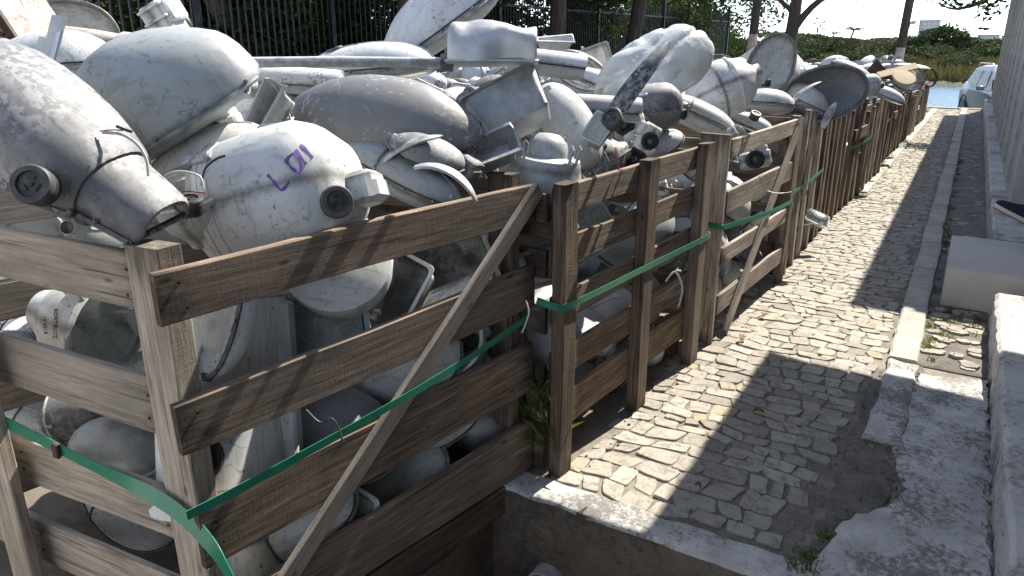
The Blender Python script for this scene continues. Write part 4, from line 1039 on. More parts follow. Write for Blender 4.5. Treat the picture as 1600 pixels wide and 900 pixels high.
hero('bowl', 1290, 146, 5.3, 12, 0, -82, 1.02, 'grey', 'big open grey reflector bowl facing the path')
hero('lid', 1256, 140, 4.9, 36, 0, 20, .62, 'white', 'bent white cover strip in front of the big open bowl')
hero('lid', 1295, 178, 5.2, 62, 0, 60, .5, 'white', 'small upright white strip at the crate posts')
hero('drum', 1355, 134, 7.2, 10, 10, 0, .62, 'grey', 'round grey lamp head on the crates beyond the bowl')
hero('bowl', 1332, 116, 7.4, -30, 0, 15, .8, 'grey', 'grey bowl tipped sideways beyond the big open bowl')
hero('pod', 1383, 150, 8.0, -22, 0, 30, .9, 'white', 'white street light lying on the far crates')
hero('bowl_bright', 1418, 122, 9.8, 160, 0, -60, .9, 'white', 'white bowl with black inside near the far end of the row')
hero('dish', 1425, 104, 10.5, -6, 0, 25, 1.0, 'grey', 'round grey ring-like dish on top of the far crates')
hero('egg_plain', 1300, 100, 9.0, 10, 0, 20, .6, 'white', 'small white street light before the parked dark car')
# around the left back
hero('egg_plain', 75, 120, 2.35, 8, 0, 10, .85, 'white', 'white street light half hidden behind the galvanised bracket')
hero('dish', 105, 55, 3.4, 8, 0, -55, .95, 'grey', 'grey round dish rim showing behind the galvanised bracket')
hero('gear', 262, 40, 3.0, 118, 20, 20, 1.25, 'white', 'white cast arm bracket standing up before the fence')
hero('tray_deep', 402, 168, 2.5, 12, 0, 160, .62, 'grey', 'grey box floodlight right of the big egg-shaped light')
hero('bowl', 520, 128, 2.9, 6, 0, -35, .62, 'grey', 'open grey bowl with glass behind the white pipe')
hero('pod', 585, 112, 2.95, 5, 0, 18, 1.05, 'white', 'long white street light below the white pipe')
hero('tube', 470, 130, 2.7, -4, 0, 20, .6, 'cream', 'chalky half-round cover under the white pipe')
hero('egg', 752, 160, 2.75, 30, 10, 60, .5, 'dark', 'dark ribbed lamp inside under the crumpled head')
hero('arch', 706, 268, 2.02, -30, 0, 30, .72, 'galv', 'thin bent metal strip arching behind the top plank')
hero('pod_open', 330, 250, 2.05, 24, 0, 30, .7, 'cream', 'chalky housing with cables between the two largest lights')
hero('lens', 296, 318, 1.9, 100, 30, 0, .7, 'white', 'white round socket housing left of the lettered light')
hero('pod', 930, 128, 3.9, -20, 0, 30, .62, 'white', 'white street light behind the flat grey lid')
hero('bowl_bright', 905, 112, 4.2, -25, 0, -30, .7, 'white', 'open bowl with bluish reflector near the half-round tube light')
# inside the nearest crates, seen through the gaps
hl, dl = inside('f1', 0.15, 'lens', 132, 516, -14, 10, 0, 1.3, 'white', 'round lamp with clear glass dome behind the front planks')
inside('f1', .15, 'bowl_bright', 185, 700, -12, 0, 50, .62, 'alu', 'shiny dented reflector behind the front planks')
inside('r1', .21, 'pot', 372, 640, 4, 0, 0, 1.38, 'bright', 'tall white cylinder standing behind the side planks')
inside('r1', .17, 'bell', 560, 440, 172, 0, -110, 1.05, 'bright', 'round white lamp head with dark hole under the top plank')
inside('r1', .17, 'tray_deep', 640, 462, 62, 0, 75, .62, 'bright', 'pale box lamp with flange behind the second plank')
inside('r1', 0.22, 'tray', 690, 410, 22, 0, 110, .8, 'galv', 'galvanised tray under the top plank near the brace')
inside('r1', .2, 'pot', 722, 548, 24, 0, 75, 1.0, 'bright', 'white round drum behind the green strap')
inside('r1', .19, 'egg_plain', 520, 680, -20, 0, 60, .95, 'blue', 'scuffed bluish light behind the third plank')
hb, db = inside('r1', 0.12, 'tray_glass', 548, 822, 62, 0, 80, .72, 'bright', 'pale box light with yellow sticker behind the lowest planks')
inside('r1', 0.2, 'bowl', 640, 712, 35, 0, -40, .62, 'white', 'broken white bowl behind the third plank')
inside('f1', 0.18, 'cone', 100, 790, 60, 0, 70, .6, 'cast', 'grey cone cap behind the lower front planks')
inside('f1', 0.22, 'bowl_bright', 20, 560, 60, 0, 50, .6, 'cast', 'grey casting beside the left front post')
inside('r1', .26, 'pot', 410, 830, 188, 0, 180, .8, 'bright', 'second white cylinder below the tall one')
inside('r1', .24, 'tray_glass', 505, 530, 10, 0, 75, .9, 'blue', 'bluish box light behind the second side plank')
inside('r2', .19, 'egg_plain', 945, 520, 30, 0, 60, .95, 'bright', 'white street light low inside the second crate')
inside('r2', 0.28, 'bell', 850, 375, 10, 0, 60, .8, 'grey', 'grey lamp between the first and second crate')
inside('r2', 0.18, 'tray_glass', 935, 372, 30, 0, 85, .6, 'blue', 'perforated bluish plate inside the second crate')
inside('r2', 0.24, 'egg_plain', 1050, 385, 50, 0, 40, .62, 'white', 'white light behind the middle post of the second crate')
inside('r2', 0.24, 'lens', 1045, 305, 20, 20, 0, .75, 'white', 'white tube end behind the upper planks of the second crate')
inside('r3', 0.18, 'gear', 1180, 250, 10, 10, 0, 1.2, 'white', 'white gear casing with dark hole inside the third crate')
hero('tray', 1272, 345, 5.65, -25, 0, 60, .42, 'white', 'small white light poking out at the foot of the crates')

# small broken pieces in the gaps
for k, px, py, d, an, ti, ro, sc_, bd, lb in [
    ('bowl', 668, 240, 2.3, -20, 0, 40, .42, 'cast', 'small dark-mouthed bowl under the dark grey leaf-shaped cover'), ('lid', 640, 222, 2.25, 20, 10, 30, .5, 'white', 'bent white strip poking out below the leaf-shaped cover'),
    ('gear', 718, 262, 2.35, -40, 10, 20, .8, 'dark', 'dark gear casing in the gap by the first crate corner'), ('tray_bent', 776, 246, 2.5, 20, 0, 60, .5, 'galv', 'small crumpled tray beside the bell lamp'),
    ('lens', 742, 168, 2.7, 200, 30, 0, .6, 'cast', 'dark ringed lamp below the crumpled head'), ('pod_open', 792, 148, 2.85, 10, 0, 20, .42, 'cream', 'chalky broken housing under the crumpled head'),
    ('lid', 930, 215, 2.85, 64, 0, 40, .5, 'galv', 'flat metal strip leaning under the black photocell'), ('tray_glass', 938, 205, 2.75, 56, 0, 65, .3, 'white', 'small pale plate left of the black photocell'),
    ('gear', 1012, 215, 2.75, 60, 15, 10, .7, 'cream', 'small chalky casting right of the gear casings'), ('lid', 955, 250, 2.95, 40, 0, 30, .45, 'cast', 'thin bent strip below the red wire'),
    ('arch', 1003, 205, 2.85, 10, 0, 70, .5, 'white', 'white curved wire-like strip among the gear casings'), ('lens', 1150, 212, 3.8, 30, 20, 0, .45, 'grey', 'small round lamp at the wide corner board'),
    ('tray', 920, 96, 5.4, 20, 0, 110, .7, 'grey', 'open grey tray standing up left of the plastic bag'), ('arch', 900, 92, 5.0, -35, 0, 40, .9, 'white', 'white bent strip lying before the dark trees'), ('tray_bent', 868, 82, 5.6, 0, 0, 30, .8, 'alu', 'crumpled bright tray at the back of the heap'),
    ('gear', 345, 205, 2.2, 20, 0, 20, .9, 'cream', 'chalky casting behind the lettered light'), ('tray_bent', 436, 180, 2.35, 60, 0, 50, .5, 'grey', 'bent grey tray left of the leaf-shaped cover'), ('lid', 285, 262, 1.95, 10, 20, 20, .6, 'white', 'white curved strip left of the lettered light')]:
    hero(k, px, py, d, an, ti, ro, sc_, bd, lb)
for f_, px, py, an, ro, k, sc_, bd, lb in [
    ('r1', 640, 585, 22, 70, 'egg_plain', .8, 'bright', 'brightened white light pressed against the gap below the second side plank'), ('r1', 470, 830, 30, 60, 'pod_seam', .9, 'bright', 'brightened white seamed light low behind the side planks by the corner'),
    ('r1', 690, 660, 35, 60, 'egg_band', .8, 'white', 'white banded light behind the brace above the lowest plank'), ('r1', 770, 590, 30, 70, 'drum', .7, 'bright', 'brightened white drum light near the far corner post of the nearest crate'),
    ('r1', 640, 760, 40, 50, 'bowl_bright', .7, 'white', 'white bowl right of the box with the yellow sticker'), ('r1', 760, 440, 30, 60, 'pod_seam', .7, 'white', 'white seamed light beside the brace top of the nearest crate'),
    ('f1', 40, 560, -30, 50, 'egg_plain', .6, 'cast', 'mottled grey light left of the lettered round lamp'), ('f1', 60, 660, -20, 40, 'pod_seam', .8, 'grey', 'light grey seamed light behind the middle front planks'), ('f1', 200, 800, -30, 60, 'egg_band', .8, 'white', 'white banded light low behind the front planks'), ('f1', 120, 650, 10, 50, 'drum', .6, 'cast', 'mottled drum light behind the green strap at the front')]:
    inside(f_, .15, k, px, py, an, 0, ro, sc_, bd, lb)
# purple handwriting on the lettered light
dg = d3['housing']; bv = BVHTree.FromPolygons([WM[dg] @ v.co for v in dg.data.vertices], [tuple(p.vertices) for p in dg.data.polygons])
STR = [[(418, 273), (427, 283), (440, 297), (452, 283)], [(446, 251), (455, 262), (468, 272)], [(446, 252), (459, 240), (470, 258), (468, 272)], [(462, 234), (478, 257)], [(470, 226), (489, 246)], [(478, 256), (476, 253)]]
inkm = MB()
for st in STR:
    n_ = max(6, 7 * (len(st) - 1)); pts = []
    S = spline(st, n_)
    for x, y in S:
        rr = ray(x, y).normalized(); hit = bv.ray_cast(CAM, rr)
        if hit[0] is not None: pts.append((hit[0], hit[1] if hit[1].dot(rr) < 0 else -hit[1]))
    rs = []
    for i, (p_, n2_) in enumerate(pts):
        t_ = (pts[min(i + 1, len(pts) - 1)][0] - pts[max(0, i - 1)][0]).normalized(); u = t_.cross(n2_).normalized(); wv_ = .0030 + .0012 * math.sin(i * .9)
        rs.append([p_ + u * wv_ + n2_ * .0006, p_ - u * wv_ + n2_ * .0006, p_ - u * wv_ + n2_ * .0018, p_ + u * wv_ + n2_ * .0018])
    if len(rs) > 1: inkm.rings(rs, True, True, WM[dg].inverted())
o = obj('handwriting', inkm.mesh('handwriting', False), MATS['purple'], dg, WM[dg]); o['label'] = 'purple marker letters L D11'
# embossed maker's text on the round lamp's casing
def text_mesh(s, size, ext=.001):
    c_ = bpy.data.curves.new('t', 'FONT'); c_.body = s; c_.size = size; c_.extrude = ext; c_.align_x = 'CENTER'; c_.resolution_u = 2
    to = bpy.data.objects.new('t', c_); col.objects.link(to); dgp = bpy.context.evaluated_depsgraph_get(); me = bpy.data.meshes.new_from_object(to.evaluated_get(dgp))
    bpy.data.objects.remove(to); return me
lb = dl['body']; bvl = BVHTree.FromPolygons([WM[lb] @ v.co for v in lb.data.vertices], [tuple(p.vertices) for p in lb.data.polygons])
for s_, (tx, ty), sz in (('SORTELUZ', (84, 506), .019), ('10 2013', (68, 508), .017)):
    rr = ray(tx, ty).normalized(); hit = bvl.ray_cast(CAM, rr)
    if hit[0] is not None:
        nn = hit[1] if hit[1].dot(rr) < 0 else -hit[1]; dn = (-UPV + RGT * .15); ax = (dn - nn * dn.dot(nn)).normalized(); M = Matrix.Translation(hit[0] + nn * .001) @ Matrix((ax, nn.cross(ax), nn)).transposed().to_4x4()
        o = obj('lettering', text_mesh(s_, sz), MATS['ink'], lb, M)
# yellow sticker
tb = db['glass_pane']; Mst = WM[tb] @ T(-.06, -.01, .108); m = MB(); m.box((0, 0, 0), (.10, .045, .001)); obj('sticker', m.mesh('sticker', False), MATS['yellow'], tb, Mst)

# ---- loose things on the heap
def thing_mesh(name, m, mat, label, cat, M=None, group=None, smooth=True):
    return tag(obj(name, m.mesh(name, smooth), mat, None, M), label, cat, group)
# I-beam with peeling paint, galvanised bracket
bm_ = empty('steel_beam', pose(30, 44, 2.6, -56, 0, 34, 1.15), 'rusty steel beam with peeling white paint at the left edge', 'beam')
MBM = WM[bm_]
m = MB(); m.bbox((0, 0, .075), (.62, .16, .012), .003); m.bbox((0, 0, -.075), (.62, .16, .012), .003); obj('flange', m.mesh('flange', False), MATS['peel'], bm_, MBM)
m = MB(); m.bbox((0, 0, 0), (.62, .012, .138), .003); obj('web', m.mesh('web', False), MATS['rust'], bm_, MBM)
m = MB()
for x in (-.2, .05, .2): m.lathe([(.018, 0), (.018, .012), (.012, .016), (.001, .016)], 6, T(x, -.006, 0) @ Matrix.Rotation(PI / 2, 4, 'X'))
obj('bolt', m.mesh('bolt'), MATS['cast'], bm_, MBM)
m = MB(); m.tube([(-.45, 0, 0), (0, 0, .005), (.16, 0, 0)], [.055, .05, .047], 16); m.lathe([(.056, .1), (.06, .11), (.06, .14), (.05, .15)], 16, axis='X', caps=False)
thing_mesh('pole_stub', m, MATS['peel'], 'peeling white pole stub lying behind the galvanised bracket', 'pole', pose(150, 70, 2.75, -7, 0, 0))
br = empty('steel_bracket', pose(90, 88, 1.88, 76, 0, 72, 1.12), 'folded galvanised steel bracket standing on the heap', 'bracket')
m = MB(); m.box((.0, .024, 0), (.185, .046, .003)); m.box((-.025, .058, 0), (.125, .024, .003)); obj('plate', m.mesh('plate', False), MATS['galv'], br, WM[br])
m = MB(); m.box((-.03, -.024, .012), (.16, .050, .003)); m.box((-.085, -.010, .013), (.10, .07, .003)); obj('folded_plate', m.mesh('folded_plate', False), MATS['alu'], br, WM[br] @ Matrix.Rotation(-.5, 4, 'X'))
def cable(label, pix, d, r, mk, dd=None):
    pts = [atd(x, y, d + (dd[i] if dd else 0)) for i, (x, y) in enumerate(pix)]; P = spline([tuple(p) for p in pts], 6 * (len(pts) - 1)); m = MB(); m.tube(P, r, 6)
    return thing_mesh('cable', m, MATS[mk], label, 'cable', None, 'loose cables on the heap')
cable('short black cable across the galvanised bracket', [(60, 152), (72, 141), (86, 137), (99, 146), (106, 156)], 1.98, .0028, 'black')
cable('grey cable loop hanging down the bluish egg-shaped light', [(160, 207), (190, 210), (215, 226), (229, 250), (232, 275)], 1.62, .0035, 'cable')
cable('thin red wire beside the grey cable loop', [(156, 205), (176, 203), (192, 204)], 1.62, .0016, 'red')
cable('black wire end above the grey cable loop', [(182, 197), (194, 202), (206, 206)], 1.61, .0034, 'black')
cable('pale cable bow left of the lettered light', [(245, 290), (262, 272), (285, 268), (312, 276), (318, 296)], 1.75, .003, 'cable')
cable('black cable left of the lettered light', [(315, 290), (320, 265), (335, 250), (352, 243)], 1.78, .003, 'black')
cable('thin red wire left of the lettered light', [(262, 303), (290, 299), (322, 302)], 1.74, .0016, 'red')
cable('white cable looping behind the lettered light', [(345, 235), (370, 215), (398, 207), (405, 198), (430, 194)], 1.95, .0035, 'cable')
cable('red wire hanging by the gear casing', [(962, 230), (964, 250), (968, 268)], 2.42, .0018, 'red')
cable('twisted dark wires behind the third side plank', [(478, 640), (500, 660), (520, 655), (535, 690), (520, 710)], 1.9, .0025, 'black')
cable('pale cable hanging from the second crate post', [(822, 470), (826, 490), (816, 520)], 2.0, .002, 'cable')
cable('grey cable bow inside the second crate', [(1040, 440), (1055, 425), (1066, 450), (1060, 480)], 2.75, .004, 'cable')
cable('thin green cord dangling at the third crate brace', [(1186, 275), (1195, 295), (1215, 302), (1236, 300)], 3.75, .002, 'strap')
cable('white wires sticking out at the foot of the crates', [(1255, 352), (1275, 350), (1296, 356)], 5.2, .003, 'cable')
pc = photocell(Matrix(), 1.0)
def cell_thing(px, py, d, ang, label, s=1.0):
    # axis of the socket points along -FWD turned by ang
    z = (-FWD + RGT * ang[0] + UPV * ang[1]).normalized(); M = frame(atd(px, py, d), RGT - z * RGT.dot(z), z) @ Matrix.Scale(s, 4)
    e = empty('photocell', M, label, 'photocell', 'round photocell sockets'); a, b = photocell(Matrix(), 1)
    c_ = MB(); c_.lathe([(.03, -.03), (.034, -.026), (.034, 0), (.03, .001)], 24)
    q = obj('socket', a.mesh('socket'), MATS['cell'], e, M); obj('contact', b.mesh('contact', False), MATS['black'], q, M); obj('collar', c_.mesh('collar'), MATS['black'], e, M)
cell_thing(54, 290, 1.535, (.15, .05), 'round black photocell socket on the side of the grey cast light', 1.17)
cell_thing(297, 318, 1.80, (.1, 1.6), 'black photocell socket lying left of the lettered light', .9)
cell_thing(957, 186, 2.45, (-.5, .3), 'big black photocell at the foot of the blade-like strip', 1.0)
cell_thing(1196, 128, 4.3, (0, 3), 'small photocell cap standing up below the oval dish', .9)
cell_thing(1180, 180, 3.85, (.3, 1.0), 'black photocell on the light by the third crate brace', .8)
# crumpled plastic bag
m = MB(); n_, k_ = 34, 52; rs = []
for i in range(n_ + 1):
    a = PI * i / n_; r_ = []
    for j in range(k_):
        b = 2 * PI * j / k_; p_ = Vector((math.sin(a) * math.cos(b) * .26, math.sin(a) * math.sin(b) * .14, math.cos(a) * .145))
        nz = noise.noise(p_ * 5) * .2 - (1 - abs(noise.noise((p_.x * 4 + p_.z * 6, p_.y * 7, p_.z * 12 - p_.x * 5)))) ** 6 * .12 - (1 - abs(noise.noise((p_.x * 16 - p_.z * 3, p_.y * 9 + 4, p_.z * 6)))) ** 8 * .045 + .10; p_ *= 1 + nz; p_.z += .10 * max(0, p_.x) + .03; r_.append(p_)
    rs.append(r_)
m.rings(rs, True, True); m.f = [tuple(reversed(f)) for f in m.f]
thing_mesh('plastic_bag', m, MATS['bag'], 'crumpled white translucent plastic bag stuffed behind the blade-like strip', 'bag', pose(1032, 115, 3.75, 24, 0, 0, 1.15), smooth=True)
# odds and ends on the far crates
m = MB(); m.box((0, 0, 0), (.5, .11, .018)); thing_mesh('board', m, MATS['tan'], 'pale wooden board lying on the far crates', 'board', pose(1403, 110, 9.2, 14, 0, 50), smooth=False)
m = MB(); m.lathe([(.001, 0), (.13, .004), (.14, .01), (.13, .02), (.001, .026)], 18); thing_mesh('cardboard_disc', m, MATS['tan'], 'tan round piece lying on the far crates', 'disc', pose(1412, 122, 8.8, 0, 0, 55))
m = MB(); m.add([(-.22, 0, -.13), (.22, 0, -.13), (0, 0, .14), (-.22, .02, -.13), (.22, .02, -.13), (0, .02, .14)], [(0, 1, 2), (5, 4, 3), (0, 3, 4, 1), (1, 4, 5, 2), (2, 5, 3, 0)]); thing_mesh('steel_plate', m, MATS['rust'], 'rusty triangular plate standing on the far crates', 'plate', pose(1370, 108, 9.6, 0, 0, 0), smooth=False)
m = MB(); m.tube([(.13 * math.cos(2 * PI * k / 24), 0, .16 * math.sin(2 * PI * k / 24)) for k in range(26)], .018, 8, caps=False); thing_mesh('rubber_ring', m, MATS['black'], 'black rubber ring hanging at the end of the crate row', 'ring', pose(1452, 121, 14.5, 0, 0, 0, 1.1))

# ---- the rest of the heap
rf = random.Random(41)
KW = [('egg', 5), ('egg_plain', 5), ('egg_band', 5), ('pod', 6), ('pod_open', 3), ('pod_seam', 5), ('leaf', 2), ('bowl', 4), ('bowl_bright', 3), ('dish', 3), ('ball', 2), ('drum', 3), ('tray', 4), ('tray_glass', 3), ('tray_bent', 3), ('tube', 3), ('lens', 2), ('bell', 2), ('lid', 2), ('gear', 3), ('cone', 1)]
KL = [k for k, n in KW for _ in range(n)]
BODY = ['white'] * 8 + ['blue'] * 3 + ['grey'] * 4 + ['cream'] * 2 + ['alu'] * 2 + ['cast'] * 2 + ['galv', 'dark']
def rand_M(p, s, flat=False):
    ax = Vector((rf.gauss(0, 1), rf.gauss(0, 1), rf.gauss(0, .35))).normalized(); up = Vector((rf.gauss(0, .5), rf.gauss(0, .5), rf.choice((1, 1, 1, -.6, .2)))).normalized()
    return frame(p, ax, up) @ Matrix.Scale(s, 4)
heroes = list(placed)
def clear3(p, r):
    return all((p - h[0]).length > (h[1] + r) * .5 for h in heroes)
def clear(p, r):
    x, y, d = proj(p)
    if d < .3: return False
    pr = FOC * r / d
    for hp, hr, hx, hy, hd, hpr in heroes:
        if d < hd + .22 and math.hypot(x - hx, y - hy) < (hpr * .8 + pr * .75): return False
        if (p - hp).length < (hr + r) * .45: return False
    return True
GROUPF = 'unsorted luminaires filling the crates'
DESC = dict(egg='egg-shaped street light with photocell', egg_plain='closed egg-shaped street light', egg_band='banded street light', pod='slim street light with glass', pod_open='open street light housing', pod_seam='seamed street light', leaf='leaf-shaped cover', bowl='oval bowl with dark inside', bowl_bright='bowl with bright reflector', dish='shallow oval dish', ball='round globe light', drum='fat drum street light', tray='floodlight tray', tray_glass='glazed floodlight', tray_bent='bent floodlight tray', tube='half-round tube light', lens='round lamp with glass dome', bell='round lamp with hinge lugs', lid='curved cover strip', gear='gear casing with round socket', cone='cone-shaped light')
COLR = dict(white='white', bright='brightened white', blue='bluish white', grey='light grey', cream='chalky white', alu='bare aluminium', cast='mottled grey metal', galv='galvanised', dark='dark grey')
ORDC = ['nearest', 'second', 'third'] + ORD
def zone(y):
    starts = [.87, 2.12, 3.69] + [WM[c[0]].to_translation().y for c in crates[3:]]
    i = max([0] + [j for j, q in enumerate(starts) if q <= y]); return ORDC[i]
def lab_in(k, b, ci): return COLR[b] + ' ' + DESC[k] + ' inside the ' + ORDC[ci] + ' crate'
def lab_top(k, b, p): return COLR[b] + ' ' + DESC[k] + (' heaped on' if p.x > -2.2 else ' in the heap behind' if p.x > -4.2 else ' far behind') + ' the ' + zone(p.y) + ' crate'
LB = {'in': 'weathered discarded luminaire piled inside a crate, seen through the planks', 'top': 'weathered discarded luminaire lying on the wide heap behind the front crates'}
count = 0
# inside the path-side crates
for ci, (e, M) in enumerate(crates):
    if M is None: M = T(-1.36, .90, 0) @ RZ(-math.radians(9.5))
    H_ = 1.0 if ci < 3 else max(.62, 1.0 - .045 * (ci - 3))
    lv = 4 if ci < 3 else 3 if ci < 6 else 2; ny = 4 if ci < 3 else 3
    for iy in range(ny):
        for iz in range(lv):
            k = rf.choice(KL)
            if k in ('leaf', 'bowl', 'arm', 'lid', 'gear', 'lens'): k = rf.choice(('pod', 'egg_plain', 'pod_seam', 'egg_band'))
            s = rf.uniform(.62, .85)
            if RAD[k] * s > .26: s = .26 / RAD[k]
            p = M @ Vector((-.07 - RAD[k] * s * .62 + rf.uniform(-.03, 0), .17 + (1.0 / (ny - 1)) * iy * .94 + rf.uniform(-.05, .05), .14 + (H_ - .22) * iz / max(1, lv - 1) + rf.uniform(-.04, .04)))
            if not clear3(p, RAD[k] * s): continue
            bd = rf.choice(('bright', 'bright', 'white', 'white', 'blue', 'cream', 'grey', 'alu', 'cast')); Mx = rand_M(p, s)
            # long axis mostly along the face
            Mx = frame(p, M.to_3x3() @ Vector((rf.gauss(0, .25), rf.gauss(0, 1), rf.gauss(0, .6))), M.to_3x3() @ Vector((rf.uniform(-.2, 1), rf.gauss(0, .4), rf.gauss(.3, .6)))) @ Matrix.Scale(s, 4)
            Mx = pushed(k, Mx, M @ Vector((0, 0, 0)) if ci else Vector((*A, 0)), M.to_3x3() @ Vector((1, 0, 0)) if ci else Vector(outw), .075 if ci else .03)
            lamp(k, Mx, bd, lab_in(k, bd, ci), GROUPF, note=False); count += 1; heroes.append((p, RAD[k] * s * .8, *proj(p), 0))
for iy in range(3):                       # behind the front planks of the nearest crate
    for iz in range(4):
        k = rf.choice(('pod', 'egg_plain', 'pod_seam', 'egg_band', 'bowl_bright', 'tray', 'drum')); s = min(rf.uniform(.6, .8), .24 / RAD[k])
        p = Vector((-1.72 - .36 * iy + rf.uniform(-.04, .04), .93 + RAD[k] * s * .62 - .03 * iy, .12 + .27 * iz + rf.uniform(-.03, .03)))
        if any((p - h[0]).length < (h[1] + RAD[k] * s) * (1.15 if h[0] == WM[hl].to_translation() else .8) for h in heroes[:len(placed)]): continue
        bd = rf.choice(('white', 'grey', 'cast', 'alu', 'cream')); Mx = frame(p, (rf.gauss(0, 1), rf.gauss(0, .25), rf.gauss(0, .6)), (rf.gauss(0, .4), rf.uniform(-1, .2), rf.gauss(.3, .6))) @ Matrix.Scale(s, 4)
        Mx = pushed(k, Mx, *PLANES['f1'], .03); lamp(k, Mx, bd, lab_in(k, bd, 0), GROUPF, note=False); count += 1
heroes = [h for h in heroes if len(h) == 6 and h[5] > 0]
# tops of the path-side crates
for ci, (e, M) in enumerate(crates[3:]):
    for j in range(3):
        H_ = max(.72, 1.08 - .045 * ci)
        p = M @ Vector((-.26 - .25 * (j % 2) + rf.uniform(-.06, .06), .15 + .4 * j + rf.uniform(-.08, .08), H_ + rf.uniform(-.03, .12))); k = rf.choice(KL); s = rf.uniform(.7, 1.0)
        if clear(p, RAD[k] * s * .7): bd = rf.choice(BODY); lamp(k, rand_M(p, s), bd, lab_top(k, bd, p), GROUPF, note=False); count += 1
# wide heap
pts = []
tries = 0
while tries < 26000:
    tries += 1
    y = 1.3 + 17.8 * rf.random() ** 1.25; x = -1.35 - 6.5 * rf.random()
    if y < 2.6 and x > -2.7 and False: continue
    dmin = .30 + .012 * y
    if any(abs(a - x) < dmin and abs(b - y) < dmin and (a - x) ** 2 + (b - y) ** 2 < dmin * dmin for a, b in pts): continue
    pts.append((x, y))
pts.sort(key=lambda q: math.hypot(*q))
singles = 0
mass_v, mass_f, mass_m, mass_keys = [], [], [], []
def bake(m, k, M, store):
    body = rf.choice(BODY); pc_ = M.to_translation(); fx = -1.40 + .167 * (pc_.y - .87) if pc_.y < 2.1 else -1.075 + .075 * (pc_.y - 2.12) if pc_.y < 5 else -.9
    if pc_.z < 1.02 and pc_.x > fx - .36: return
    for n_, me, mk, par in LIB[k]:
        if n_ in ('contact', 'latch', 'lug', 'cooling_fin', 'hinge_lug', 'edge_bead', 'bulb'): continue
        key = mk or body
        if key not in mass_keys: mass_keys.append(key)
        b0 = len(mass_v); mass_v.extend(tuple(M @ v.co) for v in me.vertices)
        for p_ in me.polygons: mass_f.append(tuple(i + b0 for i in p_.vertices)); mass_m.append(mass_keys.index(key))
mass = None
low = {}
def heap_z(x, y):
    return 1.10 + .16 * noise.noise((x * .7, y * .7, 3)) + .05 * math.sin(x * 2.1) - max(0, (y - 9)) * .012
for x, y in pts:
    z = heap_z(x, y) + rf.uniform(-.04, .10); k = rf.choice(KL); s = rf.uniform(.6, .95); p = Vector((x, y, z)); M = rand_M(p, s)
    px_, py_, d_ = proj(p); r_ = FOC * RAD[k] * s / max(d_, .1)
    inview = d_ > .5 and -r_ < px_ < 1600 + r_
    if inview and clear(p, RAD[k] * s * .8):
        if singles < 300 - count - 4:
            bd = rf.choice(BODY); lamp(k, M, bd, lab_top(k, bd, p), GROUPF, note=False); singles += 1
        else: bake(mass, k, M, low)
    if inview and (y < 4 or rf.random() < .55):
        p2 = Vector((x + .1, y + .1, z - .34)); k2 = rf.choice(('pod_seam', 'pod_open', 'tray_bent', 'tube', 'dish'))
        if clear(p2, .2): bake(mass, k2, rand_M(p2, .9), low)
        if y < 4.5 and x > -3.6: bake(mass, 'pod_seam', rand_M(p2 + Vector((.05, -.1, -.33)), 1.0), low)
for ci, (e, M) in enumerate(crates[:8]):
    if M is None: M = T(-1.32, .93, 0) @ RZ(-math.radians(8))
    for j in range(26 if ci < 3 else 9):
        p = M @ Vector((rf.uniform(-1.15, -.5) if ci < 3 else rf.uniform(-1.0, -.55), rf.uniform(.15, 1.1), rf.uniform(.05, .85)))
        k = rf.choice(('pod_seam', 'pod_open', 'tray_bent', 'tube', 'dish', 'egg_plain', 'tray'))
        if clear(p, .12): bake(None, k, rand_M(p, .75), low)
for j in range(34):
    p = Vector((rf.uniform(-2.55, -1.62), rf.uniform(1.3, 2.0), rf.uniform(.0, .7))); bake(None, rf.choice(('pod_seam', 'pod_open', 'egg_plain', 'tray')), rand_M(p, .75), low)
me = bpy.data.meshes.new('scrap_heap'); me.from_pydata(mass_v, [], mass_f)
for k in mass_keys: me.materials.append(MATS[k])
me.polygons.foreach_set('material_index', mass_m); me.polygons.foreach_set('use_smooth', [True] * len(mass_f)); me.set_sharp_from_angle(angle=.6); me.update()
tag(obj('scrap_heap', me), 'jumbled mass of discarded luminaires filling the yard behind the crates', 'scrap heap', None, 'stuff')
print('FILL', count, singles, len(mass_f))
# ================================================================== BACKGROUND
rb = random.Random(77)
# ---- iron fence
fe = empty('iron_fence', T(-8.5, 14, 0), 'tall black iron picket fence along the far side of the yard', 'fence')
m = MB(); m.box((0, 0, 1.27), (.02, .02, 2.54)); m.add([(-.01, -.01, 2.54), (.01, -.01, 2.54), (.01, .01, 2.54), (-.01, .01, 2.54), (0, 0, 2.64)], [(0, 1, 4), (1, 2, 4), (2, 3, 4), (3, 0, 4)]); pk = m.mesh('picket', False)
y = 1.5; i = 0
while y < 30.3:
    obj('picket', pk, MATS['iron'], fe, T(-8.5, y, -.03)); y += .118 if y < 16 else .128; i += 1
for z in (.25, 2.25):
    m = MB(); m.box((0, 0, 0), (.03, 29, .04)); obj('rail', m.mesh('rail', False), MATS['iron'], fe, T(-8.5, 15.8, z))
m = MB(); m.box((0, 0, 1.4), (.08, .08, 2.8)); pm = m.mesh('post', False)
for k in range(13): obj('post', pm, MATS['iron'], fe, T(-8.5, 1.6 + 2.39 * k, -.03))

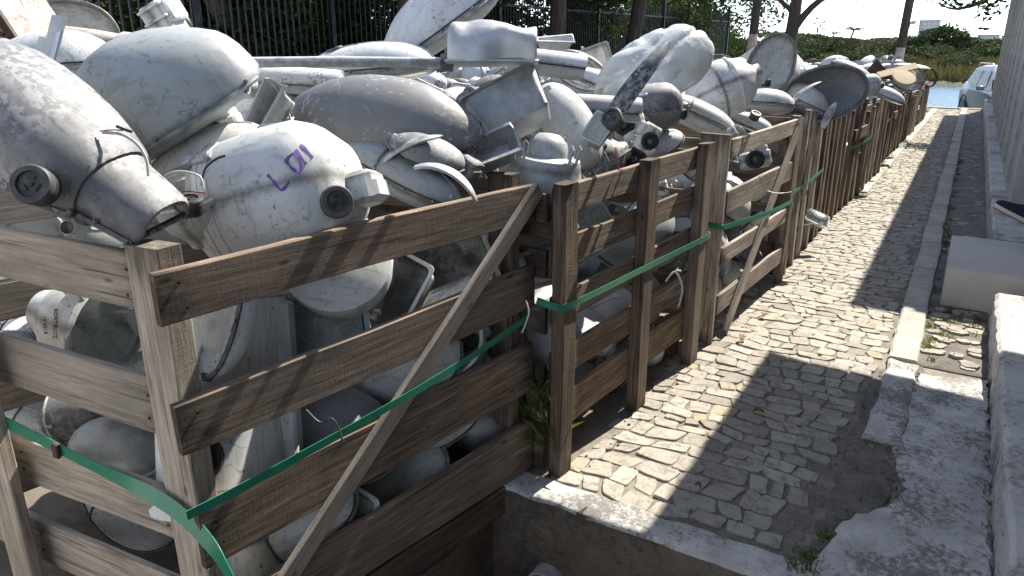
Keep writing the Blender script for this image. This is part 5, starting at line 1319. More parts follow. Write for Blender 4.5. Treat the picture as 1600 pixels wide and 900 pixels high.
# ---- plants
def leaves(n, blobs, size, r_, flat=.5, droop=0.0):
    """leaf faces spread through ellipsoid blobs: (centre, radii)"""
    V, F = [], []
    wts = [b[1][0] * b[1][1] * b[1][2] for b in blobs]; tot = sum(wts)
    for (c, rad), wt in zip(blobs, wts):
        for _ in range(int(n * wt / tot) + 4):
            d = Vector((r_.gauss(0, 1), r_.gauss(0, 1), r_.gauss(0, 1))).normalized() * (r_.random() ** .45)
            clump = 1 + .28 * noise.noise((d.x * 2.5 + c[0], d.y * 2.5 + c[1], d.z * 2.5 + c[2]))
            p = Vector((c[0] + d.x * rad[0] * clump, c[1] + d.y * rad[1] * clump, c[2] + d.z * rad[2] * clump))
            a = Vector((r_.gauss(0, 1), r_.gauss(0, 1), r_.gauss(0, 1) * flat - droop)).normalized(); b = a.cross(Vector((r_.gauss(0, 1), r_.gauss(0, 1), r_.gauss(0, 1)))).normalized()
            s_ = size * r_.uniform(.6, 1.35); i0 = len(V); nn = a.cross(b) * s_ * .15
            V += [tuple(p - a * s_), tuple(p + b * s_ * .42 + nn), tuple(p + a * s_), tuple(p - b * s_ * .42 + nn)]
            F.append((i0, i0 + 1, i0 + 2, i0 + 3))
    return V, F
def plant(name, label, cat, group, base, limbs, blobs, n, size, mat, r_, flat=.5, droop=0., trunkname='trunk'):
    e = empty(name, T(base), label, cat, group)
    if limbs:
        m = MB()
        for pts, ra in limbs: m.tube(spline([tuple(p) for p in pts], 5 * (len(pts) - 1)), [lerp(ra[0], ra[1], k / (5 * (len(pts) - 1))) for k in range(5 * (len(pts) - 1) + 1)], 9)
        obj(trunkname, m.mesh(trunkname), MATS['bark'], e)
    V, F = leaves(n, blobs, size, r_, flat, droop); me = bpy.data.meshes.new('crown'); me.from_pydata(V, [], F); obj('crown', me, mat, e)
    return e
def base_at(px, X):  # ground point at a given x seen in column px
    r = ray(px, 70); t_ = X / r.x; return Vector((X, r.y * t_, -.05))
# dark trees along the fence
spec = [(452, -8.9, .17, (-.5, -.5), 'dark leaning tree trunk before the fence, left of the heap top'), (628, -8.0, .19, (.05, 0), 'dark straight tree behind the heap, left of the highest street light'), (862, -7.7, .20, (0, .1), 'dark straight tree just right of the small white cone'), (975, -7.7, .22, (.1, .2), 'thick dark tree left of the plastic bag'), (1085, -9.8, .25, (0, .3), 'dark leafy tree behind the right end of the fence')]
for px, X, rad, ln, lab in spec:
    b = base_at(px, X); top = b + Vector((ln[0] * 3, ln[1] * 3, 4.4)); limbs = [([b, b.lerp(top, .5) + Vector((.05, .03, 0)), top], (rad, rad * .7))]; blobs = []
    for k in range(7):
        a = k * .9 + rb.random(); q = top + Vector((math.cos(a) * rb.uniform(1.2, 2.4), math.sin(a) * rb.uniform(1.2, 2.6), rb.uniform(-.9, 1.2))); limbs.append(([top + Vector((0, 0, -.5)), top.lerp(q, .5) + Vector((0, 0, .3)), q], (rad * .4, rad * .12)))
        blobs.append((tuple(q + Vector((0, 0, -.2))), (1.3, 1.3, rb.uniform(.9, 1.5))))
    blobs += [(tuple(b + Vector((-1.6 - rb.random(), rb.uniform(-1.5, 1.5), 2.3))), (1.3, 2.0, 1.7)), (tuple(b + Vector((-1.4, rb.uniform(-1, 1), 3.2))), (1.4, 2.2, 1.0)), (tuple(b + Vector((-1.9, rb.uniform(-1, 1.5), 1.2))), (.9, 1.5, 1.3))]
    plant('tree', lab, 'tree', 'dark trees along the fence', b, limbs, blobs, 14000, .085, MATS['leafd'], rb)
# shrubs behind the fence, dark to the right and sunlit olive to the left
n_ = 0
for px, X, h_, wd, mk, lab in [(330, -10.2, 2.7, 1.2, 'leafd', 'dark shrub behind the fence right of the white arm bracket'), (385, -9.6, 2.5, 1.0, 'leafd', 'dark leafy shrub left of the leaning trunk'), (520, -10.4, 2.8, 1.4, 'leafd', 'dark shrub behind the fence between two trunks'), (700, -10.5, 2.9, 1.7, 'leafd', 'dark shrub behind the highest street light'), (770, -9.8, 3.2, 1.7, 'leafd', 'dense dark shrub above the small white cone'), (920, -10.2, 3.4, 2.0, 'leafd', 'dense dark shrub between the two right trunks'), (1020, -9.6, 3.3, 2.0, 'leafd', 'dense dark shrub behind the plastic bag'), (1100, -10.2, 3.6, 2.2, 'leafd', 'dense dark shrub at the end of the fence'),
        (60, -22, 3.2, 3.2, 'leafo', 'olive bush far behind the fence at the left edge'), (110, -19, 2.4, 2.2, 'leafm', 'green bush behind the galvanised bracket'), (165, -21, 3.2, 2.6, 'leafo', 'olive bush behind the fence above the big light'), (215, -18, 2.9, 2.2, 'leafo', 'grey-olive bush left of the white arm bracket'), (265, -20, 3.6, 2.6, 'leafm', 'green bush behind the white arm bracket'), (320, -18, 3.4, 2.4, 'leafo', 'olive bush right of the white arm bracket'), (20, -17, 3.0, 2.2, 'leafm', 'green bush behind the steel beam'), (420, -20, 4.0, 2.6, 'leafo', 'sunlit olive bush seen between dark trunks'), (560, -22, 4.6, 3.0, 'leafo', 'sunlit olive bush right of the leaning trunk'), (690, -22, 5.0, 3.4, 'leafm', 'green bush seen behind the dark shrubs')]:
    b = base_at(px, X); blobs = [(tuple(b + Vector((rb.uniform(-.5, .5) * wd, rb.uniform(-.6, .6) * wd, h_ * q))), (wd * rb.uniform(.55, .9), wd * rb.uniform(.55, .9), h_ * .33)) for q in (.28, .45, .5, .72, .68)]
    limbs = [([b, b + Vector((rb.uniform(-.2, .2), rb.uniform(-.2, .2), h_ * .35)), b + Vector((rb.uniform(-.4, .4), rb.uniform(-.4, .4), h_ * .75))], (.06, .015)) for _ in range(3)]
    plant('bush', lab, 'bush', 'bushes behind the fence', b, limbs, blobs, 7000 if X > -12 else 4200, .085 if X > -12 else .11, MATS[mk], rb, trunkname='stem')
# slender tree by the river
b = Vector((-5.3, 26, -.75)); r0 = [([b, b + Vector((.05, 0, 2.2)), b + Vector((.1, 0, 3.6))], (.26, .17)), ([b + Vector((.08, 0, 2.6)), b + Vector((.8, 0, 3.5)), b + Vector((2.4, .2, 4.3)), b + Vector((3.6, .3, 4.35))], (.13, .03)), ([b + Vector((.1, 0, 3.4)), b + Vector((-.2, .1, 5)), b + Vector((-.9, 0, 6.4))], (.15, .05)), ([b + Vector((.1, 0, 3.4)), b + Vector((.5, 0, 5)), b + Vector((.9, 0, 6.6))], (.13, .05)), ([b + Vector((0, 0, 3.2)), b + Vector((-1.2, 0, 4.1)), b + Vector((-2.4, 0, 4.6))], (.08, .03))]
bl = [(tuple(b + Vector(v)), q) for v, q in (((-2.2, 0, 4.2), (.9, .8, .9)), ((-1.0, 0, 3.1), (.45, .5, .7)), ((.9, 0, 2.75), (.25, .3, .35)), ((1.9, .1, 3.9), (.7, .5, .45)), ((3.4, .2, 4.1), (.8, .6, .4)), ((0, 0, 6.5), (2.2, 1.8, 1.3)), ((-1.2, .2, 5.6), (1.0, .8, .9)), ((1.4, 0, 5.2), (.9, .8, .6)))]
plant('tree', 'slender forked tree with drooping leaves standing by the river', 'tree', None, b, r0, bl, 5200, .075, MATS['leafd'], rb, .3, .9)
# branch reaching over the building on the right
b = Vector((5.2, 17.5, -.1)); tip = aty(1470, 10, 15.5); t2 = aty(1530, 25, 14.5); t3 = aty(1555, -8, 15)
bl = [(tuple(aty(px, py, yy)), q) for px, py, yy, q in ((1475, -4, 15.5, (.3, .4, .14)), (1510, 6, 15.2, (.34, .4, .16)), (1548, 12, 14.8, (.3, .4, .2)), (1540, 34, 14.6, (.12, .2, .16)), (1500, -30, 15.4, (.6, .5, .3)), (1560, -30, 15.2, (.5, .5, .3)))] + [((4.0, 17, 5.2), (2.0, 2.0, 1.2)), ((5.6, 18, 5.8), (1.8, 2.0, 1.3))]
plant('tree', 'leafy branch hanging over the building from the upper right', 'tree', None, b, [([b, b + Vector((-.2, -.1, 2.4)), b + Vector((-.6, -.3, 4.4))], (.2, .13)), ([b + Vector((-.5, -.3, 4.2)), Vector((2.6, 16.2, 4.3)), t3, tip], (.09, .008)), ([t3 + Vector((.4, 0, .1)), t3.lerp(t2, .6), t2], (.015, .005))], bl[:6], 620, .058, MATS['leafd'], rb, .6)
# ---- utility poles
for px, Y, ln, zw, lab in ((1171, 24.5, .03, 1.75, 'wooden utility pole with white painted foot right of the fence'), (1404, 27.5, .03, 1.35, 'wooden utility pole with white painted foot above the dark car')):
    p = aty(px, 75, Y); p.z = -.75; e = empty('utility_pole', T(p), lab, 'utility pole', 'utility poles by the river')
    for nm, z0, z1, mt, r0_, r1_ in (('shaft', zw + .75, 9.0, MATS['bark'], .135, .10), ('painted_foot', 0, zw + .75, MATS['peel'], .15, .136)):
        m = MB(); m.tube([p + Vector((ln * z0, 0, z0)), p + Vector((ln * (z0 + z1) / 2, 0, (z0 + z1) / 2)), p + Vector((ln * z1, 0, z1))], [r0_, (r0_ + r1_) / 2, r1_], 14); obj(nm, m.mesh(nm), mt, e)
    m = MB(); m.box((0, 0, 0), (1.8, .1, .12)); obj('crossarm', m.mesh('crossarm', False), MATS['bark'], e, T(p + Vector((ln * 8.3, -.15, 8.3))))
# ---- far bank: trees, palms, buildings
def far_tree(px, Y, wd, ht, mk, lab, trunk=.25, n=1500):
    r = ray(px, 70); t_ = Y / r.y; X = r.x * t_; b = Vector((X, Y, terrain(X, Y) - .2)); c0 = trunk * ht
    blobs = [(tuple(b + Vector((rb.uniform(-.42, .42) * wd, rb.uniform(-.4, .4) * wd, c0 + (ht - c0) * q))), (wd * rb.uniform(.2, .32), wd * rb.uniform(.2, .32), (ht - c0) * rb.uniform(.2, .3))) for q in (.22, .3, .35, .45, .5, .6, .7, .8)]
    limbs = [([b, b + Vector((rb.uniform(-.1, .1) * wd, 0, c0)), b + Vector((rb.uniform(-.25, .25) * wd, 0, ht * .75))], (wd * .03 + .05, .04)) for _ in range(3)]
    plant('tree' if trunk > .12 else 'bush', lab, 'tree' if trunk > .12 else 'bush', 'trees and bushes on the far bank', b, limbs, blobs, n, wd * .035 + .05, MATS['leafg' if mk == 'leafo' else 'leaff'], rb, trunkname='trunk' if trunk > .12 else 'stem')
for a in [(1466, 150, 9.0, 4.9, 'leafm', 'big rounded tree right of the second utility pole on the far bank', .2, 2600), (1432, 145, 4.5, 4.4, 'leafm', 'slim tree just right of the second utility pole on the far bank', .3, 1500), (1300, 150, 7, 2.6, 'leafm', 'dark green tree clump below the palm on the far bank', .1, 1600), (1360, 190, 12, 2.6, 'leafo', 'olive tree clump between palm and second pole', .1, 1500), (1262, 160, 9, 3.6, 'leafo', 'greyish tree right of the slender tree', .2, 1600), (1150, 120, 7, 5.0, 'leafy', 'bright green bush just right of the fence end', .1, 1500), (1120, 135, 9, 4.5, 'leafm', 'green tree behind the fence end', .1, 1500), (1195, 140, 8, 3.2, 'leafm', 'green bush right of the first utility pole', .1, 1400), (1250, 108, 5, 2.4, 'leafm', 'low green bush near the far water edge left of the palm', .05, 1200), (1320, 112, 6, 1.7, 'leafy', 'bright low bush below the palm on the far bank', .05, 1100), (1390, 150, 9, 2.2, 'leafy', 'light green bush left of the second pole', .05, 1200), (1510, 150, 9, 2.0, 'leafo', 'olive bush left of the parked silver car', .05, 1300), (1548, 140, 7, 2.0, 'leafy', 'yellowish green bush above the parked silver car', .05, 1200), (1415, 240, 18, 2.6, 'leafm', 'distant green trees behind the second utility pole', .1, 1500), (1535, 230, 16, 2.0, 'leafm', 'distant green tree before the low white buildings', .1, 1300), (1230, 260, 24, 4.0, 'leafo', 'distant wide tree clump behind the slender tree', .1, 1700), (1310, 280, 22, 3.0, 'leafm', 'distant wide tree clump behind the palm', .1, 1600), (1080, 110, 12, 8, 'leafm', 'tall green tree showing through the fence end', .1, 1500), (1000, 120, 14, 9, 'leafo', 'olive tree far behind the dark shrubs', .1, 1300)]: far_tree(*a)
for k in range(44):
    px = rb.uniform(1125, 1565); Y = rb.uniform(90, 210); wd = rb.uniform(2.5, 7) * Y / 130
    far_tree(px, Y, wd, min(wd * rb.uniform(.3, .5), 2.2 + Y * .004), mk_ := rb.choice(('leafm', 'leafm', 'leafo', 'leafo', 'leafy')), {'leafm': 'green ', 'leafo': 'olive ', 'leafy': 'bright '}[mk_] + rb.choice(('small ', 'wide ', 'low ')) + rb.choice(('rounded', 'ragged', 'spreading', 'dense')) + ' bush ' + ('near the far water edge' if Y < 112 else 'in the middle of the far field' if Y < 160 else 'at the back of the far field') + (' left of the palm' if px < 1320 else ' between palm and second pole' if px < 1404 else ' right of the second pole'), .05, 650)
def palm(px, Y, ht, lab):
    r = ray(px, 70); t_ = Y / r.y; X = r.x * t_; b = Vector((X, Y, terrain(X, Y) - .2)); e = empty('palm_tree', T(b), lab, 'palm tree', 'palms on the far bank'); top = b + Vector((.5, 0, ht))
    m = MB(); m.tube(spline([tuple(b), tuple(b.lerp(top, .5) + Vector((-.25, 0, 0))), tuple(top)], 8), .17, 8); obj('trunk', m.mesh('trunk'), MATS['bark'], e); V, F = [], []
    for k in range(15):
        a = k * 2.4; el = rb.uniform(-.1, 1.1); L = rb.uniform(2.0, 2.8)
        for i in range(12):
            t1 = (i + 1) / 12; rr = L * t1; p = top + Vector((math.cos(a) * rr * math.cos(el * (1 - t1)), math.sin(a) * rr * math.cos(el * (1 - t1)), L * (math.sin(el) * t1 - .62 * t1 * t1)))
            for s_ in (-1, 1):
                q = p + Vector((-math.sin(a) * s_ * .42, math.cos(a) * s_ * .42, -.38)) * (1.1 - .6 * t1); i0 = len(V); V += [tuple(p), tuple(p + Vector((math.cos(a), math.sin(a), 0)) * .16), tuple(q)]; F.append((i0, i0 + 1, i0 + 2))
    me = bpy.data.meshes.new('crown'); me.from_pydata(V, [], F); obj('crown', me, MATS['leafm'], e)
palm(1327, 155, 4.6, 'tall palm left of the second utility pole'); palm(1180, 190, 4.4, 'distant palm beside the first utility pole'); palm(1413, 185, 6.0, 'palm standing behind the second utility pole'); palm(1298, 210, 4.0, 'shorter palm left of the tall palm')
# tall dry grass on the far bank
V, F = [], []
for _ in range(7000):
    Y = 86.5 + 70 * rb.random() ** 1.6; px = rb.uniform(1120, 1570); r = ray(px, 70); X = r.x * Y / r.y; z = terrain(X, Y); h_ = rb.uniform(.35, 1.0); i0 = len(V); a = rb.uniform(-.3, .3); w_ = rb.uniform(.1, .25)
    V += [(X - w_, Y, z - .1), (X + w_, Y + rb.uniform(-.1, .1), z - .1), (X + a + .05, Y, z + h_)]; F.append((i0, i0 + 1, i0 + 2))
me = bpy.data.meshes.new('grass'); me.from_pydata(V, [], F); tag(obj('grass', me, MATS['grass']), 'tall dry grass on the far river bank', 'grass', None, 'stuff')
t = NT('far_white_wall'); fw = t.out((0.55, 0.56, 0.58), 0.8); t = NT('far_window'); fwin = t.out((0.33, 0.36, 0.39), 0.4)
def far_building(px0, px1, py, Y, rows, cols, lab, base=0.0):
    a, b = aty(px0, py, Y), aty(px1, py, Y); w_ = (b - a).length; h_ = a.z - base; c_ = (a + b) / 2; e = empty('far_building', T(c_.x, c_.y, base), lab, 'building', 'buildings far across the river')
    m = MB(); m.box((c_.x, c_.y + 6, base + h_ / 2), (w_, 12, h_)); obj('wall', m.mesh('wall', False), fw, e); m = MB(); m.box((c_.x, c_.y + 6, base + h_ + .4), (w_ + .8, 12.8, .8)); obj('roof', m.mesh('roof', False), MATS['kerb'], e)
    wm_ = MB(); wm_.box((0, 0, 0), (w_ / cols * .6, .2, h_ / rows * .5)); wme = wm_.mesh('window', False)
    for i in range(rows):
        for j in range(cols): obj('window', wme, fwin, e, T(c_.x - w_ / 2 + w_ * (j + .5) / cols, c_.y - .05, base + h_ * (i + .55) / rows))
far_building(1437, 1469, 33, 620, 7, 4, 'pale mid-rise block standing behind the trees'); far_building(1492, 1530, 60, 470, 3, 7, 'low white building with window rows at the far right'); far_building(1528, 1562, 56, 520, 3, 6, 'long pale building at the far right behind the silver car'); far_building(1352, 1372, 64, 480, 2, 3, 'small white house left of the second pole'); far_building(1374, 1402, 61, 520, 2, 4, 'pale low building just left of the second pole')

# ---- parked cars
def car(M, paintm, lab, wheels=True):
    e = empty('parked_car', M, lab, 'car', 'cars parked by the river')
    st = [(-2.2, .45, .72, .80, .80, .80), (-2.12, .30, .82, 1.02, .86, .80), (-1.85, .25, .90, 1.12, .89, .72), (-1.2, .25, .93, 1.05, .90, .0), (-.9, .25, .94, 1.02, .90, 0), (.4, .25, .94, 1.0, .90, 0), (.95, .25, .92, .99, .90, 0), (1.5, .26, .84, .94, .88, 0), (2.0, .30, .74, .84, .82, 0), (2.2, .42, .62, .68, .68, 0)]
    m = MB(); rs = []
    for x, zb, zm, zt, w_, _ in st: rs.append([(x, -w_ * .92, zb), (x, -w_, (zb + zm) / 2), (x, -w_, zm), (x, -w_ * .9, zt), (x, 0, zt + .03), (x, w_ * .9, zt), (x, w_, zm), (x, w_, (zb + zm) / 2), (x, w_ * .92, zb)])
    m.rings(rs, True, True); obj('body', m.mesh('body', True, 40), paintm, e, M)
    cab = [(-1.95, .98, 1.10, .80, .78), (-1.6, .98, 1.58, .80, .64), (-1.1, .98, 1.64, .81, .64), (.1, .98, 1.63, .81, .64), (.45, .98, 1.5, .81, .66), (1.15, .95, .99, .80, .79)]
    m = MB(); m.rings([[(x, -wb, zb), (x, -wt, zt - .05), (x, -wt * .8, zt), (x, wt * .8, zt), (x, wt, zt - .05), (x, wb, zb)] for x, zb, zt, wb, wt in cab], True, True); cb = obj('cabin', m.mesh('cabin', True, 50), paintm, e, M)
    g = NT('car_glass'); gm_ = g.out((0.02, 0.025, 0.03), 0.08)
    def pane(nm, q): mm = MB(); mm.add(q, [(0, 1, 2, 3), (3, 2, 1, 0)]); obj(nm, mm.mesh(nm, False), gm_, cb, M)
    def side(x0, x1, z0, z1, zt0, zt1, s_):
        def yy(z, zt): return s_ * (lerp(.805, .65, (z - .98) / (zt - 1.03)) + .012)
        return [(x0, yy(z0, 1.6), z0), (x1, yy(z0, 1.6), z0), (zt1, yy(z1, 1.6), z1), (zt0, yy(z1, 1.6), z1)]
    for s_ in (-1, 1): pane('side_window', side(-1.65, -.65, 1.04, 1.5, -1.5, -.65, s_)); pane('side_window', side(-.55, .35, 1.04, 1.5, -.55, .15, s_)); pane('side_window', side(.42, .95, 1.04, 1.3, .42, .62, s_))
    pane('windscreen', [(1.11, -.72, 1.04), (1.11, .72, 1.04), (.52, .58, 1.48), (.52, -.58, 1.48)]); pane('rear_window', [(-1.93, -.68, 1.14), (-1.93, .68, 1.14), (-1.63, .56, 1.52), (-1.63, -.56, 1.52)])
    for x in (-1.35, 1.35):
        for s_ in (-1, 1):
            wmx = M @ T(x, s_ * .80, .33) @ RZ(PI / 2); w0 = MB(); w0.lathe([(.22, -.11), (.31, -.11), (.335, -.07), (.335, .07), (.31, .11), (.22, .11)], 24, axis='X', caps=True); wo = obj('wheel', w0.mesh('wheel'), MATS['black'], e, wmx)
            w1 = MB(); w1.lathe([(.215, -.115), (.2, -.12), (.06, -.10), (.001, -.105)] if s_ > 0 else [(.215, .115), (.2, .12), (.06, .10), (.001, .105)], 20, axis='X', caps=False); obj('rim', w1.mesh('rim'), MATS['alu'], wo, wmx)
            m = MB(); m.tube([(x + .42 * math.cos(PI * k / 12), s_ * .885, .33 + .42 * math.sin(PI * k / 12)) for k in range(13)], .035, 6); obj('wheel_arch', m.mesh('wheel_arch'), MATS['black'], e, M)
    for s_ in (-1, 1):
        m = MB(); m.bbox((.62, s_ * 1.0, 1.06), (.14, .2, .14), .03); obj('mirror', m.mesh('mirror'), paintm, e, M)
        m = MB(); m.bbox((2.06, s_ * .58, .72), (.2, .36, .12), .03); obj('headlight', m.mesh('headlight'), MATS['glass'], e, M); m = MB(); m.bbox((-2.1, s_ * .66, .86), (.14, .2, .3), .03); obj('tail_light', m.mesh('tail_light'), MATS['red'], e, M)
        m = MB(); m.tube([(-1.5, s_ * .6, 1.62), (-1.4, s_ * .6, 1.69), (-.1, s_ * .6, 1.69), (0, s_ * .6, 1.63)], .02, 6); obj('roof_rail', m.mesh('roof_rail'), MATS['alu'], e, M)
t = NT('silver_car_paint'); p1 = t.out((0.15, 0.165, 0.18), 0.35, 0.4); t = NT('dark_blue_car_paint'); p2 = t.out((0.04, 0.06, 0.09), 0.18, 0.3)
car(T(1.02, 26.2, -.77) @ RZ(-PI / 2 + .24), p1, 'silver car parked by the water, half hidden by the building')
car(T(-3.55, 27.3, -.78) @ RZ(PI - .05), p2, 'dark blue car roof showing above the far crates')

# ---- person stepping out of the doorway (only a foot reaches the picture)
pe = empty('person', T(1.0, 5.9, .23), 'person in dark navy trousers and navy shoes with white soles stepping out', 'person')
skin_v = {'pel': (1.12, 5.90, 1.10), 'ch': (1.10, 5.90, 1.42), 'nk': (1.09, 5.90, 1.66), 'hd': (1.07, 5.90, 1.78), 'tp': (1.07, 5.90, 1.92), 'hl': (1.12, 6.0, 1.06), 'kl': (.94, 6.0, .72), 'al': (.70, 6.0, .345), 'hr': (1.12, 5.80, 1.06), 'kr': (1.20, 5.80, .68), 'ar': (1.38, 5.80, .33), 'sl': (1.10, 6.1, 1.58), 'el': (1.16, 6.16, 1.32), 'wl': (1.0, 6.16, 1.10), 'hnl': (.96, 6.15, 1.02), 'sr': (1.10, 5.70, 1.58), 'er': (1.2, 5.64, 1.32), 'wr': (1.24, 5.64, 1.08), 'hnr': (1.24, 5.64, 1.0)}
skin_v = {k: (v[0] - .2, v[1] - .15, v[2]) for k, v in skin_v.items()}; skin_v['al'] = (.475, 5.85, .475); skin_v['kl'] = (.70, 5.85, .84)
RADP = dict(pel=.155, ch=.15, nk=.055, hd=.085, tp=.06, hl=.09, kl=.07, al=.055, hr=.09, kr=.07, ar=.055, sl=.065, el=.045, wl=.032, hnl=.035, sr=.065, er=.045, wr=.032, hnr=.035)
ED = [('pel', 'ch'), ('ch', 'nk'), ('nk', 'hd'), ('hd', 'tp'), ('pel', 'hl'), ('hl', 'kl'), ('kl', 'al'), ('pel', 'hr'), ('hr', 'kr'), ('kr', 'ar'), ('ch', 'sl'), ('sl', 'el'), ('el', 'wl'), ('wl', 'hnl'), ('ch', 'sr'), ('sr', 'er'), ('er', 'wr'), ('wr', 'hnr')]
ks = list(skin_v); me = bpy.data.meshes.new('body'); me.from_pydata([skin_v[k] for k in ks], [(ks.index(a), ks.index(b)) for a, b in ED], [])
t = NT('navy_cloth'); c = t.coord(); navy = t.out(t.mix(t.noise(c, 60, 3), (0.008, 0.012, 0.024), (0.018, 0.024, 0.042)), 0.85)
bo = obj('body', me, navy, pe); md = bo.modifiers.new('skin', 'SKIN'); sv = me.skin_vertices[0].data
for i, k in enumerate(ks): sv[i].radius = (RADP[k], RADP[k]); sv[i].use_root = (k == 'pel')
bo.modifiers.new('sub', 'SUBSURF').levels = 2; bo.modifiers['sub'].render_levels = 2; bo.modifiers['skin'].use_smooth_shade = True
t = NT('skin'); skm = t.out((0.30, 0.17, 0.11), 0.5); t = NT('hair'); hrm = t.out((0.012, 0.01, 0.009), 0.6)
m = MB(); m.lathe([(.001, -.115), (.05, -.105), (.075, -.05), (.085, .02), (.075, .085), (.04, .115), (.001, .122)], 20, T(.855, 5.75, 1.83) @ Matrix.Diagonal((1.12, .9, 1, 1))); m.bbox((.755, 5.75, 1.815), (.03, .022, .04), .008); hd = obj('head', m.mesh('head'), skm, pe)
m = MB(); m.lathe([(.088, 0), (.092, .04), (.08, .095), (.04, .13), (.001, .135)], 20, T(.875, 5.75, 1.84) @ Matrix.Diagonal((1.1, .95, 1, 1)), caps=False); obj('hair', m.mesh('hair'), hrm, hd)
t = NT('shoe_sole'); solem = t.out((0.62, 0.58, 0.52), 0.6); t = NT('shoe_under'); underm = t.out((0.20, 0.12, 0.07), 0.8)
def shoe(M):
    pr = [(-.07, .03, .075), (-.05, .036, .10), (0, .036, .105), (.06, .04, .085), (.12, .046, .062), (.17, .046, .05), (.205, .036, .04), (.225, .015, .022)]
    m = MB(); m.rings([[(x, w_ * math.cos(a) * (1 if math.sin(a) < .3 else .86), .022 + max(0, math.sin(a)) * h_) for a in [2 * PI * k / 16 for k in range(16)]] for x, w_, h_ in spline(pr, 20)], True, True); so_ = obj('shoe', m.mesh('shoe'), navy, pe, M)
    m = MB(); q = spline(pr, 20); out_ = [(x, w_ + .005) for x, w_, h_ in q]; ringp = [(x, w_) for x, w_ in out_] + [(x, -w_) for x, w_ in reversed(out_)]
    m.rings([[(x, y_, z) for x, y_ in ringp] for z in (.006, .03)], True, True); obj('sole', m.mesh('sole', False), solem, so_, M); m = MB(); m.rings([[(x * .98, y_ * .96, z) for x, y_ in ringp] for z in (-.004, .007)], True, True); obj('outsole', m.mesh('outsole', False), underm, so_, M)
shoe(frame((.455, 5.85, .40), (-1, .05, .45), (.45, 0, 1))); shoe(frame((1.18, 5.65, .235), (-1, 0, -.1), (0, 0, 1)))
for nm, wr, hn in (('hand', 'wl', 'hnl'), ('hand', 'wr', 'hnr')):
    w0, h0 = Vector(skin_v[wr]), Vector(skin_v[hn]); d_ = (h0 - w0).normalized(); m = MB(); c0 = h0 + d_ * .02
    m.tube([w0 + d_ * .02, c0, c0 + d_ * .05], [.026, .036, .034], 10)
    for k in range(4): q0 = c0 + d_ * .04 + Vector((.024 * (k - 1.5) * .8, 0, 0)); m.tube([q0, q0 + d_ * .04, q0 + d_ * .07 + Vector((0, -.012, 0))], [.009, .009, .007], 6)
    m.tube([c0, c0 + d_ * .03 + Vector((-.035, 0, 0)), c0 + d_ * .055 + Vector((-.045, -.005, 0))], [.011, .010, .008], 6); obj(nm, m.mesh(nm), skm, pe)

# ---- small growth and litter on the ground
V, F = [], []
def tuft(x, y, z, n, h_, sp):
    for _ in range(n):
        a = rb.uniform(0, 6.28); r_ = rb.uniform(0, sp); bx, by = x + r_ * math.cos(a), y + r_ * math.sin(a); l_ = rb.uniform(.4, 1) * h_; w_ = .0016 + h_ * .02; dx, dy = rb.gauss(0, .5) * l_, rb.gauss(0, .5) * l_; i0 = len(V)
        V.extend([(bx - w_, by, z), (bx + w_, by, z), (bx + dx * .5, by + dy * .5, z + l_ * .75), (bx + dx, by + dy, z + l_)]); F.extend([(i0, i0 + 1, i0 + 2), (i0, i0 + 2, i0 + 3)])
for _ in range(120): tuft(-.84 + rb.gauss(0, .05), rb.uniform(9, 20.5), .01, 10, .05, .05)
for _ in range(90): tuft(rb.uniform(-.8, -.35), rb.uniform(8, 20), .008, 8, .03, .05)
for _ in range(60): tuft(rb.uniform(.0, .04), rb.uniform(4, 12), .012, 10, .035, .03)
for _ in range(30): tuft(rb.uniform(.03, .28), rb.uniform(4.0, 4.9), .014, 10, .03, .03)
for _ in range(26): tuft(rb.uniform(-.16, .0), rb.uniform(2.3, 3.9), .012, 7, .02, .02)
for px, py in ((1255, 870), (1270, 880), (1240, 890), (1262, 895), (1290, 845)): p = atz(px, py, 0); tuft(p.x, p.y, .008, 26, .035, .035)
for _ in range(14): tuft(.3 + rb.gauss(0, .01), rb.uniform(2.4, 4.7), .03, 7, .03, .02)
for _ in range(14): p = atz(852 + rb.gauss(0, 10), 600, .28); tuft(-1.16 + rb.gauss(0, .03), 2.14 + rb.gauss(0, .02), rb.uniform(.1, .35), 10, .09, .03)
me = bpy.data.meshes.new('weeds'); me.from_pydata(V, [], F); tag(obj('weeds', me, MATS['leafy']), 'small weeds growing in the cracks of the path and verge', 'weeds', None, 'stuff')
t = NT('dry_leaf'); t_ = t.out((0.19, 0.10, 0.05), 0.8)
for (px, py, s_), lab in zip(((1160, 530, .06), (1193, 494, .05), (1185, 645, .045), (1285, 350, .06), (1525, 497, .06), (1090, 762, .03)), ('curled brown dry leaf on the sunlit path by the third crate', 'dark curled dry leaf higher on the sunlit path', 'brown dry leaf at the edge of the shaded paving', 'dry leaf on the far path by the crates', 'reddish dry leaf on the verge before the doorstep', 'small dry leaf on the paving near the kerb')):
    p = atz(px, py, .018); m = MB(); rs = []
    for i in range(9):
        q = i / 8; w_ = s_ * .34 * math.sin(PI * min(.98, q + .02)) + .001; zc = .012 * math.sin(q * 3); rs.append([((q - .5) * s_, -w_, zc + .01), ((q - .5) * s_, 0, zc), ((q - .5) * s_, w_, zc + .012), ((q - .5) * s_, 0, zc + .0012)])
    m.rings(rs, True, True); tag(obj('dry_leaf', m.mesh('dry_leaf'), t_, None, T(p) @ RZ(rb.uniform(0, 6))), lab, 'leaf', 'dry leaves on the ground')
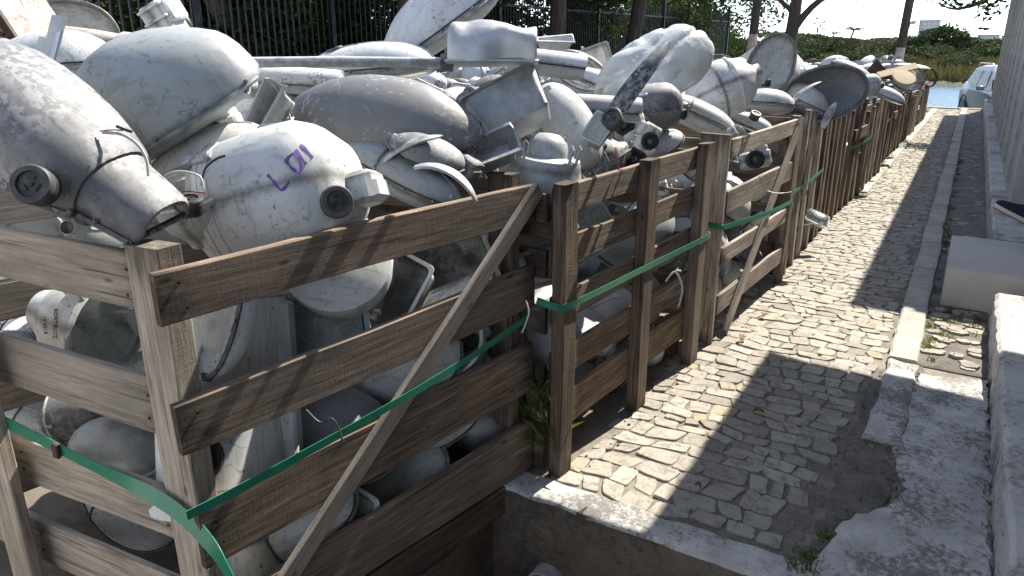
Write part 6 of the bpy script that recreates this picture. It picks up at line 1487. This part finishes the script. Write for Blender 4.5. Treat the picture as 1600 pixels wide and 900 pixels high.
V, F = [], []
for _ in range(260):
    if rb.random() < .6: x, y = rb.uniform(-.32, -.02), rb.uniform(2.15, 3.95)
    else: x, y = rb.uniform(-.0, .29), rb.uniform(3.95, 5)
    s_ = rb.uniform(.002, .006); i0 = len(V); V += [(x - s_, y - s_ * .7, .005), (x + s_, y - s_, .005), (x + s_ * .8, y + s_, .005), (x - s_ * .9, y + s_ * .8, .005), (x, y, .006 + s_ * 1.2)]; F += [(i0, i0 + 1, i0 + 4), (i0 + 1, i0 + 2, i0 + 4), (i0 + 2, i0 + 3, i0 + 4), (i0 + 3, i0, i0 + 4)]
def chunk(x, y, z, s_):
    i0 = len(V); pts = []
    for k in range(6): a = k * PI / 3 + rb.uniform(-.3, .3); pts.append((x + s_ * rb.uniform(.7, 1.2) * math.cos(a), y + s_ * rb.uniform(.7, 1.2) * math.sin(a)))
    V.extend([(px_, py_, z - .004) for px_, py_ in pts] + [(x + (px_ - x) * .7, y + (py_ - y) * .7, z + s_ * rb.uniform(.3, .8)) for px_, py_ in pts])
    F.extend([(i0 + k, i0 + (k + 1) % 6, i0 + 6 + (k + 1) % 6, i0 + 6 + k) for k in range(6)] + [tuple(i0 + 6 + k for k in range(6))])
for (ax_, ay_), (bx_, by_) in zip(slab_pts[2:], slab_pts[3:]):
    for _ in range(int(90 * math.hypot(bx_ - ax_, by_ - ay_))):
        q = rb.random(); chunk(lerp(ax_, bx_, q) - abs(rb.gauss(0, .025)) + .01, lerp(ay_, by_, q) + rb.gauss(0, .015), .006, rb.choice((.004, .005, .007, .009, .013)))
for _ in range(70): chunk(rb.uniform(-.27, -.16), rb.uniform(2.2, 3.9), .005, rb.choice((.003, .004, .006)))
for _ in range(60): chunk(-1.05 + rb.gauss(0, .05), rb.uniform(2.2, 5.2), .008, rb.choice((.003, .005, .008)))
me = bpy.data.meshes.new('gravel'); me.from_pydata(V, [], F); tag(obj('gravel', me, MATS['grout']), 'loose grit and small stones on the soil beside the path', 'gravel', None, 'stuff')
